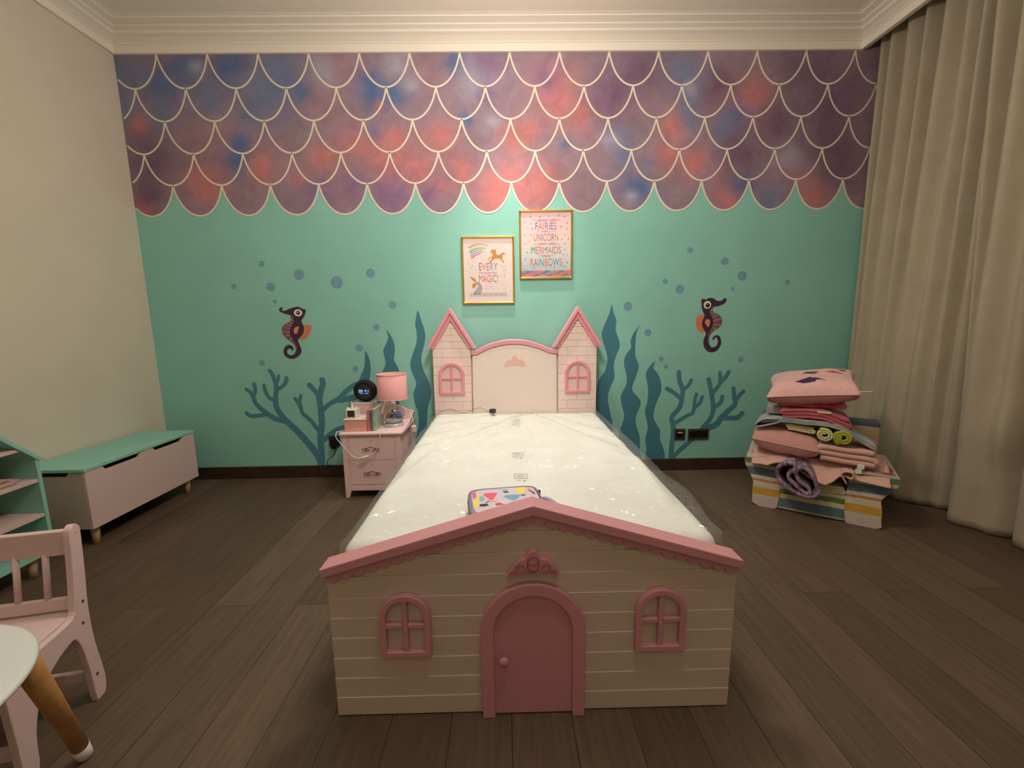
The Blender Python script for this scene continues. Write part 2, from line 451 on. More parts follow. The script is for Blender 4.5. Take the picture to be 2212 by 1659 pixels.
MURAL = {'weed':[[(-1.098,1.021),(-1.074,0.97),(-1.064,0.907),(-1.067,0.854),(-1.08,0.785),(-1.095,0.715),(-1.082,0.596),(-1.098,0.432),(-1.092,0.265),(-1.115,0.099),(-1.191,0.099),(-1.173,0.267),(-1.189,0.434),(-1.156,0.597),(-1.181,0.695),(-1.165,0.781),(-1.146,0.823),(-1.113,0.897),(-1.104,0.971)],[(-0.925,1.181),(-0.89,1.129),(-0.869,1.072),(-0.868,1.009),(-0.878,0.946),(-0.853,0.893),(-0.84,0.845),(-0.824,0.754),(-0.877,0.647),(-0.853,0.592),(-0.857,0.428),(-0.891,0.205),(-0.887,0.099),(-0.985,0.099),(-0.983,0.375),(-0.947,0.539),(-0.946,0.648),(-0.987,0.756),(-0.984,0.81),(-0.971,0.858),(-0.946,0.915),(-0.949,0.958),(-0.958,1.021),(-0.932,1.073),(-0.913,1.124)],[(-0.673,1.324),(-0.647,1.234),(-0.628,1.167),(-0.627,1.1),(-0.645,1.033),(-0.664,0.95),(-0.653,0.866),(-0.622,0.789),(-0.599,0.711),(-0.602,0.649),(-0.628,0.564),(-0.638,0.485),(-0.641,0.409),(-0.625,0.297),(-0.619,0.181),(-0.643,0.099),(-0.748,0.099),(-0.734,0.183),(-0.746,0.261),(-0.712,0.41),(-0.711,0.526),(-0.731,0.589),(-0.74,0.675),(-0.716,0.737),(-0.716,0.775),(-0.744,0.852),(-0.753,0.914),(-0.735,0.974),(-0.696,1.079),(-0.69,1.161),(-0.699,1.213),(-0.686,1.286)],[(0.828,1.348),(0.844,1.286),(0.866,1.23),(0.864,1.151),(0.891,1.072),(0.896,1.015),(0.869,0.946),(0.855,0.866),(0.861,0.773),(0.828,0.692),(0.812,0.597),(0.838,0.478),(0.858,0.375),(0.857,0.284),(0.876,0.099),(0.768,0.099),(0.776,0.31),(0.744,0.456),(0.716,0.552),(0.718,0.646),(0.734,0.752),(0.784,0.832),(0.802,0.925),(0.781,1.017),(0.754,1.108),(0.767,1.175),(0.813,1.287)],[(1.06,1.194),(1.03,1.138),(1.021,1.036),(1.026,0.944),(1.053,0.863),(1.029,0.77),(1.006,0.677),(1.063,0.605),(1.077,0.557),(1.044,0.462),(1.046,0.39),(1.079,0.28),(1.083,0.17),(1.091,0.099),(0.936,0.099),(0.909,0.308),(0.928,0.38),(0.948,0.464),(0.924,0.56),(0.917,0.631),(0.955,0.713),(0.959,0.783),(0.937,0.876),(0.943,0.945),(0.988,1.013),(0.983,1.07),(1.013,1.138)],[(1.184,0.899),(1.172,0.849),(1.214,0.79),(1.238,0.72),(1.237,0.649),(1.205,0.567),(1.185,0.472),(1.199,0.411),(1.243,0.338),(1.246,0.265),(1.277,0.178),(1.283,0.099),(1.137,0.099),(1.138,0.181),(1.124,0.267),(1.142,0.352),(1.134,0.412),(1.114,0.497),(1.132,0.58),(1.133,0.686),(1.116,0.769),(1.115,0.815),(1.148,0.873)]],'coral':[[([(-1.511,0.099),(-1.531,0.173),(-1.597,0.275),(-1.684,0.388),(-1.752,0.461),(-1.799,0.522),(-1.83,0.588),(-1.828,0.663),(-1.816,0.728),(-1.82,0.792),(-1.836,0.845),(-1.854,0.877)],0.0294,0.0147),([(-1.817,0.722),(-1.767,0.748),(-1.738,0.78),(-1.729,0.814)],0.0147,0.0169),([(-1.823,0.76),(-1.799,0.791),(-1.788,0.834)],0.0102,0.0124),([(-1.84,0.642),(-1.88,0.664),(-1.902,0.708),(-1.91,0.761)],0.0147,0.0136),([(-1.772,0.472),(-1.844,0.49),(-1.914,0.54),(-1.981,0.607),(-2.002,0.656),(-2.018,0.704),(-2.052,0.732)],0.0226,0.0124),([(-2.0,0.645),(-2.001,0.666),(-1.982,0.72),(-1.985,0.77)],0.0136,0.0158),([(-1.904,0.529),(-1.969,0.519),(-2.033,0.515),(-2.07,0.541)],0.0169,0.0147),([(-1.511,0.099),(-1.503,0.217),(-1.502,0.329),(-1.482,0.439),(-1.48,0.527),(-1.48,0.592),(-1.486,0.647),(-1.467,0.711),(-1.448,0.764),(-1.451,0.796)],0.0271,0.0226),([(-1.476,0.646),(-1.508,0.701),(-1.554,0.757)],0.0181,0.0203),([(-1.494,0.362),(-1.532,0.418),(-1.57,0.474),(-1.628,0.535),(-1.639,0.595),(-1.662,0.628),(-1.676,0.652)],0.0169,0.0124),([(-1.645,0.584),(-1.64,0.638),(-1.629,0.673)],0.0136,0.0147),([(-1.468,0.548),(-1.41,0.602),(-1.333,0.644),(-1.276,0.697),(-1.21,0.744),(-1.166,0.759)],0.0158,0.0226),([(-1.323,0.633),(-1.259,0.645),(-1.194,0.663)],0.0226,0.0226),([(-1.494,0.295),(-1.431,0.344),(-1.363,0.387),(-1.303,0.403)],0.0203,0.0249)],[([(1.343,0.099),(1.344,0.202),(1.352,0.299),(1.349,0.372),(1.334,0.433),(1.35,0.469),(1.395,0.528),(1.409,0.599),(1.412,0.67),(1.385,0.741),(1.376,0.811)],0.0208,0.0184),([(1.418,0.67),(1.457,0.704),(1.478,0.745)],0.0135,0.0147),([(1.398,0.599),(1.343,0.647),(1.286,0.68)],0.0159,0.0171),([(1.342,0.384),(1.4,0.42),(1.457,0.455),(1.503,0.478),(1.512,0.538),(1.516,0.585),(1.525,0.632)],0.0159,0.0135),([(1.519,0.525),(1.558,0.561),(1.573,0.608)],0.0147,0.0147),([(1.349,0.099),(1.434,0.188),(1.514,0.26),(1.593,0.356),(1.648,0.427),(1.668,0.499),(1.656,0.595),(1.64,0.666),(1.618,0.749)],0.0184,0.0184),([(1.659,0.642),(1.703,0.7),(1.712,0.747),(1.705,0.803)],0.0159,0.0147),([(1.713,0.724),(1.757,0.77),(1.775,0.807)],0.0159,0.0159),([(1.667,0.517),(1.723,0.558),(1.736,0.605)],0.0171,0.0171),([(1.629,0.349),(1.698,0.378),(1.742,0.437),(1.798,0.497),(1.842,0.544),(1.831,0.615),(1.822,0.675)],0.0269,0.0159),([(1.846,0.567),(1.873,0.615),(1.906,0.646)],0.0159,0.0159),([(1.742,0.437),(1.814,0.43),(1.873,0.435),(1.906,0.468)],0.0196,0.0196)]],'bubble':[(-1.832,1.689,0.022),(-1.56,1.607,0.04),(-1.279,1.545,0.046),(-1.019,1.611,0.033),(-1.784,1.518,0.033),(-2.058,1.525,0.021),(-1.76,1.408,0.016),(-0.866,1.37,0.029),(-1.0,1.201,0.024),(-1.144,1.043,0.028),(-1.908,0.938,0.023),(-1.184,0.88,0.021),(1.421,1.75,0.022),(1.693,1.664,0.03),(1.834,1.553,0.036),(1.238,1.521,0.021),(1.355,1.459,0.034),(1.767,1.456,0.015),(2.191,1.5,0.019),(0.954,1.335,0.034),(1.117,1.128,0.028),(1.229,0.919,0.02),(1.27,0.857,0.016),(1.866,0.905,0.025)],'horse':[{'body':[(-1.734,1.347),(-1.728,1.359),(-1.715,1.364),(-1.706,1.358),(-1.711,1.348),(-1.713,1.339),(-1.699,1.337),(-1.675,1.343),(-1.651,1.353),(-1.625,1.361),(-1.593,1.366),(-1.573,1.361),(-1.558,1.349),(-1.54,1.347),(-1.532,1.338),(-1.536,1.321),(-1.547,1.295),(-1.564,1.273),(-1.572,1.258),(-1.567,1.238),(-1.558,1.215),(-1.56,1.186),(-1.567,1.163),(-1.584,1.143),(-1.603,1.123),(-1.612,1.105),(-1.606,1.085),(-1.596,1.056),(-1.592,1.029),(-1.6,1.006),(-1.618,0.988),(-1.643,0.972),(-1.672,0.967),(-1.701,0.975),(-1.723,0.993),(-1.731,1.017),(-1.728,1.04),(-1.713,1.063),(-1.692,1.075),(-1.671,1.073),(-1.656,1.061),(-1.652,1.045),(-1.658,1.033),(-1.665,1.031),(-1.671,1.045),(-1.682,1.048),(-1.696,1.04),(-1.704,1.022),(-1.698,1.004),(-1.681,0.995),(-1.661,0.995),(-1.642,1.006),(-1.626,1.03),(-1.623,1.056),(-1.633,1.08),(-1.64,1.097),(-1.652,1.121),(-1.662,1.144),(-1.668,1.167),(-1.664,1.199),(-1.652,1.219),(-1.638,1.242),(-1.631,1.262),(-1.63,1.285),(-1.636,1.3),(-1.656,1.306),(-1.687,1.313),(-1.715,1.324),(-1.731,1.335)],'belly':[(-1.653,1.306),(-1.63,1.299),(-1.626,1.265),(-1.634,1.239),(-1.65,1.216),(-1.661,1.188),(-1.658,1.159),(-1.649,1.126),(-1.637,1.1),(-1.622,1.076),(-1.618,1.047),(-1.625,1.024),(-1.643,1.003),(-1.664,0.995),(-1.648,1.009),(-1.636,1.033),(-1.636,1.059),(-1.647,1.08),(-1.666,1.1),(-1.688,1.118),(-1.712,1.139),(-1.726,1.168),(-1.728,1.194),(-1.72,1.22),(-1.697,1.237),(-1.669,1.251),(-1.653,1.268),(-1.652,1.288)],'stripes':[[(-1.649,1.27),(-1.631,1.262)],[(-1.665,1.251),(-1.639,1.238)],[(-1.693,1.233),(-1.655,1.221)],[(-1.715,1.214),(-1.666,1.199)],[(-1.728,1.181),(-1.671,1.173)],[(-1.711,1.143),(-1.667,1.153)],[(-1.676,1.117),(-1.652,1.124)]],'fin':[(-1.565,1.221),(-1.539,1.228),(-1.516,1.226),(-1.502,1.214),(-1.505,1.185),(-1.521,1.157),(-1.541,1.131),(-1.566,1.116),(-1.6,1.123),(-1.586,1.152),(-1.571,1.186)],'spot':[(-1.615,1.213),(-1.595,1.216),(-1.596,1.204),(-1.601,1.195),(-1.606,1.181),(-1.615,1.164),(-1.626,1.16),(-1.635,1.167),(-1.637,1.184),(-1.631,1.202)],'eye':[(-1.592,1.32),(-1.56,1.32),(-1.595,1.293)],'pupil':[(-1.592,1.32),(-1.577,1.32)],'glint':[(-1.595,1.323),(-1.59,1.323)]},{'body':[(1.527,1.377),(1.536,1.382),(1.563,1.378),(1.583,1.388),(1.603,1.389),(1.624,1.383),(1.643,1.37),(1.661,1.365),(1.687,1.368),(1.698,1.382),(1.713,1.386),(1.722,1.378),(1.72,1.36),(1.703,1.343),(1.68,1.332),(1.657,1.325),(1.628,1.323),(1.61,1.316),(1.6,1.298),(1.599,1.278),(1.608,1.258),(1.621,1.237),(1.627,1.211),(1.627,1.182),(1.619,1.158),(1.606,1.135),(1.595,1.114),(1.59,1.091),(1.595,1.061),(1.603,1.029),(1.622,1.008),(1.643,1.006),(1.663,1.016),(1.673,1.036),(1.672,1.06),(1.664,1.08),(1.656,1.086),(1.645,1.075),(1.637,1.064),(1.63,1.07),(1.635,1.087),(1.653,1.099),(1.67,1.1),(1.689,1.087),(1.698,1.06),(1.699,1.027),(1.685,0.998),(1.663,0.974),(1.633,0.967),(1.603,0.972),(1.578,0.993),(1.563,1.02),(1.559,1.056),(1.565,1.085),(1.575,1.106),(1.57,1.13),(1.554,1.15),(1.541,1.183),(1.543,1.215),(1.554,1.241),(1.556,1.261),(1.544,1.282),(1.534,1.311),(1.529,1.346)],'belly':[(1.596,1.301),(1.613,1.316),(1.628,1.321),(1.62,1.31),(1.621,1.292),(1.633,1.275),(1.661,1.266),(1.686,1.245),(1.698,1.218),(1.695,1.186),(1.676,1.157),(1.65,1.143),(1.624,1.123),(1.608,1.094),(1.603,1.058),(1.612,1.023),(1.622,1.006),(1.597,1.02),(1.585,1.053),(1.584,1.088),(1.59,1.117),(1.605,1.144),(1.62,1.17),(1.623,1.205),(1.615,1.24),(1.599,1.264),(1.595,1.281)],'stripes':[[(1.601,1.296),(1.617,1.298)],[(1.602,1.278),(1.618,1.284)],[(1.609,1.255),(1.634,1.273)],[(1.621,1.237),(1.663,1.258)],[(1.627,1.212),(1.694,1.227)],[(1.628,1.184),(1.688,1.179)],[(1.625,1.161),(1.653,1.149)]],'fin':[(1.561,1.254),(1.531,1.259),(1.507,1.253),(1.495,1.23),(1.494,1.198),(1.503,1.163),(1.522,1.133),(1.547,1.124),(1.573,1.132),(1.557,1.159),(1.546,1.189),(1.55,1.224)],'spot':[(1.567,1.217),(1.577,1.225),(1.595,1.223),(1.602,1.208),(1.602,1.188),(1.598,1.173),(1.589,1.166),(1.58,1.171),(1.575,1.182),(1.564,1.196)],'eye':[(1.575,1.336),(1.604,1.335),(1.577,1.306)],'pupil':[(1.578,1.333),(1.595,1.333)],'glint':[(1.576,1.339),(1.58,1.339)]}],'blob':[('B',-1.939,3.055,0.15),('B',-2.426,2.924,0.15),('B',-2.23,3.057,0.133),('B',-0.938,2.899,0.133),('B',-0.895,2.792,0.083),('B',-1.945,2.411,0.1),('B',-1.915,2.537,0.083),('B',-0.337,3.046,0.083),('B',0.997,2.19,0.127),('B',0.458,2.516,0.04),('B',1.779,2.215,0.093),('B',1.746,2.71,0.093),('B',-0.741,2.882,0.1),('B',-1.451,2.872,0.067),('B',-0.249,2.679,0.05),('B',-0.94,2.607,0.05),('S',-2.654,3.03,0.167),('S',-1.664,2.873,0.2),('S',-2.094,2.846,0.133),('S',-1.584,3.023,0.2),('S',-2.437,2.727,0.1),('S',1.323,3.005,0.15),('S',1.398,2.852,0.1),('S',1.372,2.698,0.083),('S',0.832,2.576,0.1),('S',-1.06,2.561,0.067),('S',2.031,2.113,0.133),('S',1.65,2.601,0.1),('S',-2.69,2.79,0.133),('S',0.904,2.417,0.1),('S',1.111,2.383,0.067),('S',-1.812,2.722,0.1),('C',0.39,2.829,0.183),('C',0.592,2.704,0.1),('C',0.085,2.551,0.117),('C',0.221,2.582,0.083),('C',-0.439,2.556,0.117),('C',-0.635,2.319,0.117),('C',-0.835,2.401,0.167),('C',-2.659,2.09,0.083),('C',-2.199,2.254,0.133),('C',-1.305,2.437,0.117),('C',-1.751,2.346,0.1),('C',-1.47,2.279,0.067),('C',-0.879,2.776,0.05),('C',-0.758,2.558,0.083),('C',-2.61,2.667,0.067),('C',1.838,2.849,0.133),('C',1.422,2.38,0.117),('C',1.238,2.636,0.1),('C',1.213,2.414,0.1),('C',-0.294,2.332,0.1),('C',-0.024,2.135,0.2),('C',0.287,2.229,0.167),('C',1.68,2.117,0.1),('C',2.328,2.143,0.133),('C',-0.47,2.204,0.083),('C',0.012,2.265,0.117),('C',-1.062,2.529,0.117),('G',-0.21,2.894,0.083),('G',-0.065,2.662,0.073),('G',-0.638,2.942,0.073),('G',-2.167,3.042,0.06),('G',-0.174,2.984,0.133),('G',-1.258,3.021,0.1),('G',0.798,2.545,0.067),('G',2.11,2.438,0.1),('G',-0.73,3.078,0.1),('G',0.946,2.125,0.053),('G',1.396,2.883,0.06),('D',2.231,3.0,0.2),('D',2.422,2.783,0.233),('D',2.413,2.532,0.2),('D',2.536,2.338,0.2),('D',2.022,2.661,0.167),('D',1.763,2.441,0.167),('D',0.989,3.007,0.2),('D',0.793,2.826,0.167),('D',1.597,2.912,0.133),('D',-2.546,2.416,0.2),('D',-2.611,2.194,0.133),('P',-0.813,2.175,0.167),('P',-0.541,2.14,0.117),('P',-1.359,2.181,0.133),('P',-0.111,2.863,0.083),('P',-0.106,3.074,0.133),('P',-1.116,2.243,0.1),('P',0.323,2.921,0.1)]}
# ------------------------------------------------------------------ materials
mat('wall_paint', (222, 210, 190), 0.75, var=0.03, vscale=3, bump=0.05, bscale=180)
mat('ceiling_paint', (244, 234, 218), 0.8)
mat('teal_paint', (148, 208, 194), 0.8, var=0.04, vscale=2.5, spec=0.2)
mat('skirting_wood', (62, 46, 34), 0.45, var=0.25, vscale=20)
mat('weed_paint', (68, 130, 146), 0.6)
mat('coral_paint', (76, 138, 152), 0.6)
mat('bubble_paint', (124, 166, 184), 0.6, var=0.08, vscale=30)
mat('outline_paint', (238, 226, 204), 0.6)
mat('horse_purple', (66, 38, 66), 0.55)
mat('horse_belly', (122, 88, 92), 0.6)
mat('horse_stripe', (205, 160, 150), 0.6)
mat('horse_fin', (216, 136, 96), 0.6, var=0.12, vscale=60)
mat('horse_spot', (226, 146, 112), 0.6)
mat('eye_white', (240, 232, 215), 0.5)
mat('black_paint', (12, 10, 10), 0.5)
mat('bed_pink', (238, 164, 174), 0.42, var=0.03, vscale=5)
mat('bed_cream', (248, 224, 216), 0.42, var=0.03, vscale=4)  # raised so the headboard's lamp light is put into the colour
mat('foot_cream', (212, 194, 176), 0.45, var=0.04, vscale=3)  # darker copy of bed_cream, footboard shade put into the colour
mat('foot_pink', (206, 146, 152), 0.42, var=0.03, vscale=5)  # darker copy of bed_pink, with the footboard's shade in its colour
mat('bed_pad', (242, 226, 216), 0.5, bump=0.15, bscale=240)
mat('pad_print', (240, 190, 178), 0.6)
mat('mattress_cloth', (238, 240, 234), 0.75, var=0.04, vscale=5, bump=0.25, bscale=22)
mat('grey_print', (150, 140, 125), 0.7)
clear_mat('plastic_film', 0.09, (252, 252, 250), 0.09, bump=1.0)
mat('stand_pink', (243, 210, 207), 0.45, var=0.02, vscale=6)
mat('chair_pink', (222, 194, 190), 0.5, var=0.03, vscale=6)
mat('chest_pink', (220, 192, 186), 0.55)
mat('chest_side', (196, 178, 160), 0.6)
mat('mint', (146, 206, 188), 0.5, var=0.02, vscale=6)
mat('dark_gap', (8, 7, 6), 0.9)
mat('pale_wood', (186, 158, 116), 0.5, var=0.2, vscale=14)
mat('light_wood', (196, 146, 84), 0.5, var=0.25, vscale=14)
mat('white_plastic', (235, 232, 225), 0.35)
mat('table_top', (214, 218, 212), 0.5, bump=0.05, bscale=200)
mat('brown_metal', (120, 82, 66), 0.35, metal=0.7)
mat('gold', (240, 200, 110), 0.28, metal=1.0)
mat('black_plastic', (16, 15, 16), 0.35)
mat('black_fabric', (20, 19, 20), 0.8, bump=0.4, bscale=400)
mat('screen', (60, 56, 44), 0.15)
mat('digit', (120, 165, 255), 0.5, emit=1.4)
mat('lcd', (66, 62, 36), 0.4)
mat('shade_pink', (234, 168, 168), 0.75, bump=0.15, bscale=300)
mat('shade_trim', (245, 190, 182), 0.6)
mat('chrome', (225, 225, 225), 0.12, metal=1.0)
clear_mat('clear_glass', 0.20, (244, 248, 246), 0.02)
clear_mat('pane_glass', 0.03, (255, 255, 255), 0.03)
mat('sea_blue', (96, 128, 205), 0.4, var=0.25, vscale=30)
mat('sea_rock', (150, 120, 90), 0.6, var=0.5, vscale=40)
mat('sea_green', (70, 128, 108), 0.6)
mat('sea_sand', (168, 182, 206), 0.5)
mat('rose_box', (232, 172, 156), 0.35, bump=0.3, bscale=350, spec=0.7)
mat('book_pink', (228, 128, 134), 0.5)
mat('book_grey', (98, 120, 126), 0.45)
mat('book_sage', (178, 196, 172), 0.3, rgb2=(150, 176, 158), vscale=18, bump=0.2, bscale=60)
mat('paper', (225, 205, 195), 0.8, var=0.1, vscale=60)
mat('socket_frame', (96, 84, 74), 0.3, metal=0.6)
mat('brick_plastic', (236, 214, 208), 0.4)
mat('curtain_cloth', (176, 162, 138), 0.85, var=0.05, vscale=6, bump=0.12, bscale=500, sheen=0.2)
mat('print_white', (238, 222, 216), 0.55)
mat('print_white2', (236, 224, 214), 0.55)
for nm, c in (('i_blue', (86, 136, 160)), ('i_gold', (206, 144, 70)), ('i_pink', (232, 120, 138)), ('i_purple', (176, 126, 170)), ('i_lilac', (158, 158, 186)), ('i_teal', (76, 150, 168)), ('i_coral', (226, 122, 104)), ('i_yellow', (236, 214, 124)), ('i_green', (122, 170, 130)), ('i_sky', (140, 176, 214)), ('i_grey', (160, 156, 166)), ('i_star', (140, 110, 130)), ('i_script', (206, 110, 128)), ('i_fawn', (186, 146, 130))):
    mat(nm, c, 0.6)
mat('bag_lilac', (176, 160, 186), 0.6, bump=0.2, bscale=200)
mat('bag_face', (216, 204, 220), 0.45, var=0.04, vscale=30)
mat('bag_yellow', (244, 222, 96), 0.5); mat('bag_hot', (240, 96, 120), 0.5); mat('bag_blue', (116, 172, 208), 0.5)
mat('bag_teal', (132, 190, 190), 0.5); mat('bag_red', (214, 60, 64), 0.5); mat('bag_brown', (70, 42, 34), 0.6); mat('bag_skin', (226, 176, 150), 0.6); mat('bag_magenta', (206, 116, 178), 0.5)
mat('cushion_pink', (206, 150, 142), 0.85, bump=0.3, bscale=300, sheen=0.3)
mat('pillow_pink', (236, 184, 180), 0.85, var=0.05, vscale=40, bump=0.35, bscale=250, sheen=0.3)
mat('pillow_back', (196, 134, 130), 0.9, bump=0.5, bscale=300)
mat('embroid', (66, 38, 100), 0.7, var=0.4, vscale=90)
mat('embroid2', (186, 96, 84), 0.7)
mat('embroid3', (60, 90, 60), 0.7)
mat('peach_cloth', (216, 170, 154), 0.9, var=0.05, vscale=20, bump=0.3, bscale=250, sheen=0.4)
mat('coral_cloth', (192, 90, 96), 0.9, var=0.12, vscale=14, bump=0.4, bscale=120, sheen=0.3)
mat('raspberry_cloth', (178, 40, 72), 0.85, rgb2=(214, 120, 140), vscale=12, bump=0.3, bscale=100)
mat('lilac_cloth', (176, 156, 172), 0.9, rgb2=(104, 78, 92), vscale=28, bump=0.3, bscale=150)
mat('lilac_edge', (190, 172, 182), 0.9)
mat('cream_cloth', (218, 206, 162), 0.9, bump=0.4, bscale=160)
mat('lime_cloth', (176, 180, 58), 0.9, var=0.2, vscale=50, bump=0.8, bscale=160)
mat('pale_lime', (206, 204, 140), 0.9, bump=0.5, bscale=160)
mat('aqua_cloth', (128, 166, 158), 0.9, rgb2=(196, 190, 190), vscale=9, bump=0.3, bscale=160)
mat('grey_cloth', (168, 166, 172), 0.9, bump=0.3, bscale=160)
stripe_mat('sofa_arm', [(0.0, (206, 186, 180)), (0.062, (206, 196, 168)), (0.085, (208, 160, 60)), (0.135, (214, 204, 176)), (0.175, (204, 130, 98)), (0.192, (214, 206, 178)), (0.215, (96, 118, 140)), (0.265, (196, 190, 156)), (0.290, (98, 122, 66)), (0.325, (200, 184, 172)), (0.34, (140, 90, 90)), (0.345, (196, 186, 170))], lo=0, hi=0.6)
stripe_mat('sofa_mid', [(0.0, (190, 180, 150)), (0.025, (96, 116, 128)), (0.085, (202, 194, 158)), (0.115, (92, 122, 58)), (0.150, (196, 186, 156)), (0.185, (150, 160, 150)), (0.22, (206, 196, 168))], lo=0, hi=0.6)
stripe_mat('sofa_back', [(0.0, (200, 186, 160)), (0.38, (206, 166, 84)), (0.43, (204, 180, 166)), (0.475, (212, 176, 110)), (0.49, (206, 190, 150)), (0.52, (206, 196, 176)), (0.54, (96, 112, 128))], lo=0, hi=0.6)

def wood_floor():
    m = bpy.data.materials.new('oak_floor'); m.use_nodes = True
    nt = m.node_tree; b = nt.nodes['Principled BSDF']
    tc = nt.nodes.new('ShaderNodeTexCoord')
    mp = nt.nodes.new('ShaderNodeMapping'); mp.inputs['Rotation'].default_value = (0, 0, PI / 2)
    nt.links.new(tc.outputs['Object'], mp.inputs[0])
    br = nt.nodes.new('ShaderNodeTexBrick')
    br.offset = 0.37
    br.inputs['Scale'].default_value = 1.0
    br.inputs['Brick Width'].default_value = 1.6
    br.inputs['Row Height'].default_value = 0.19
    br.inputs['Mortar Size'].default_value = 0.0016
    br.inputs['Mortar Smooth'].default_value = 0.2
    br.inputs['Color1'].default_value = lin((106, 88, 72)) + (1,)
    br.inputs['Color2'].default_value = lin((90, 74, 58)) + (1,)
    br.inputs['Mortar'].default_value = lin((58, 44, 32)) + (1,)
    nt.links.new(mp.outputs[0], br.inputs['Vector'])
    m2 = nt.nodes.new('ShaderNodeMapping'); m2.inputs['Scale'].default_value = (26, 1.6, 1)
    nt.links.new(tc.outputs['Object'], m2.inputs[0])
    n = nt.nodes.new('ShaderNodeTexNoise'); n.inputs['Scale'].default_value = 2.2; n.inputs['Detail'].default_value = 8; n.inputs['Distortion'].default_value = 0.7
    nt.links.new(m2.outputs[0], n.inputs['Vector'])
    r = nt.nodes.new('ShaderNodeValToRGB')
    r.color_ramp.elements[0].position = 0.35; r.color_ramp.elements[0].color = (0.80, 0.80, 0.80, 1)
    r.color_ramp.elements[1].position = 0.7; r.color_ramp.elements[1].color = (1.12, 1.1, 1.06, 1)
    nt.links.new(n.outputs['Fac'], r.inputs['Fac'])
    mx = nt.nodes.new('ShaderNodeMixRGB'); mx.blend_type = 'MULTIPLY'; mx.inputs[0].default_value = 1
    nt.links.new(br.outputs['Color'], mx.inputs[1]); nt.links.new(r.outputs['Color'], mx.inputs[2])
    nt.links.new(mx.outputs[0], b.inputs['Base Color'])
    b.inputs['Roughness'].default_value = 0.5
    b.inputs['Specular IOR Level'].default_value = 0.35
    bp = nt.nodes.new('ShaderNodeBump'); bp.inputs['Strength'].default_value = 0.25; bp.inputs['Distance'].default_value = 0.003
    nt.links.new(mx.outputs[0], bp.inputs['Height']); nt.links.new(bp.outputs['Normal'], b.inputs['Normal'])
    MATS['oak_floor'] = m
wood_floor()

def paint_attr_mat():
    m = bpy.data.materials.new('watercolour_paint'); m.use_nodes = True
    nt = m.node_tree; b = nt.nodes['Principled BSDF']; b.inputs['Roughness'].default_value = 0.8; b.inputs['Specular IOR Level'].default_value = 0.15
    a = nt.nodes.new('ShaderNodeAttribute'); a.attribute_name = 'paint'
    tc = nt.nodes.new('ShaderNodeTexCoord')
    n = nt.nodes.new('ShaderNodeTexNoise'); n.inputs['Scale'].default_value = 9; n.inputs['Detail'].default_value = 5; n.inputs['Distortion'].default_value = 1.0
    nt.links.new(tc.outputs['Object'], n.inputs['Vector'])
    r = nt.nodes.new('ShaderNodeValToRGB')
    r.color_ramp.elements[0].position = 0.3; r.color_ramp.elements[0].color = (0.88, 0.88, 0.90, 1)
    r.color_ramp.elements[1].position = 0.72; r.color_ramp.elements[1].color = (1.12, 1.12, 1.14, 1)
    nt.links.new(n.outputs['Fac'], r.inputs['Fac'])
    mx = nt.nodes.new('ShaderNodeMixRGB'); mx.blend_type = 'MULTIPLY'; mx.inputs[0].default_value = 1
    nt.links.new(a.outputs['Color'], mx.inputs[1]); nt.links.new(r.outputs['Color'], mx.inputs[2])
    nt.links.new(mx.outputs[0], b.inputs['Base Color'])
    MATS['watercolour_paint'] = m
paint_attr_mat()

# ------------------------------------------------------------------ room
XL, XR, YF, ZC = -2.72, 2.6, -5.2, 3.262
def struct(o, label=None):
    o['kind'] = 'structure'
    return o
struct(MB().box(XL - .1, 3.05, YF - .1, 0.1, -0.1, 0).build('floor', 'oak_floor'))
struct(MB().box(XL - .1, 3.05, YF - .1, 0.1, ZC, ZC + .1).build('ceiling', 'ceiling_paint'))
wall_back = struct(MB().box(XL, 2.95, 0, 0.1, 0, ZC).build('wall_back', 'teal_paint'))
BASE[wall_back] = Vector((0, 0, 0))
struct(MB().box(XL - .1, XL, YF, 0.1, 0, ZC).build('wall_left', 'wall_paint'))
struct(MB().box(2.95, 3.05, YF, 0.1, 0, ZC).build('wall_right', 'wall_paint'))
struct(MB().box(XL - .1, 3.05, YF - .1, YF, 0, ZC).build('wall_front', 'wall_paint'))
struct(MB().box(XL + .016, 2.62, -.016, 0, 0, .098).build('baseboard_back', 'skirting_wood', bevel=.002))
struct(MB().box(XL, XL + .016, YF, 0, 0, .098).build('baseboard_left', 'skirting_wood', bevel=.002))
struct(MB().box(XR, XR + .035, YF, -.0, 3.135, ZC).build('trim_1', 'ceiling_paint'))
prof = [(0, 3.121), (.020, 3.121), (.022, 3.170), (.030, 3.173), (.030, 3.179), (.060, 3.200), (.084, 3.210), (.092, 3.222), (.110, 3.229), (.120, 3.232), (.120, 3.239), (.136, 3.243), (.160, 3.248), (.172, 3.250), (.172, 3.256), (.178, 3.257), (.200, 3.262)]
mb = MB()
rows = []
for d, z in prof:
    rows.append([mb.pt(p) for p in ((XL + d, YF, z), (XL + d, -d, z), (XR - d, -d, z), (XR - d, YF, z))])
for a, b in zip(rows, rows[1:]):
    for k in range(3): mb.face((a[k], a[k + 1], b[k + 1], b[k]))
struct(mb.build('trim_2', 'ceiling_paint'))

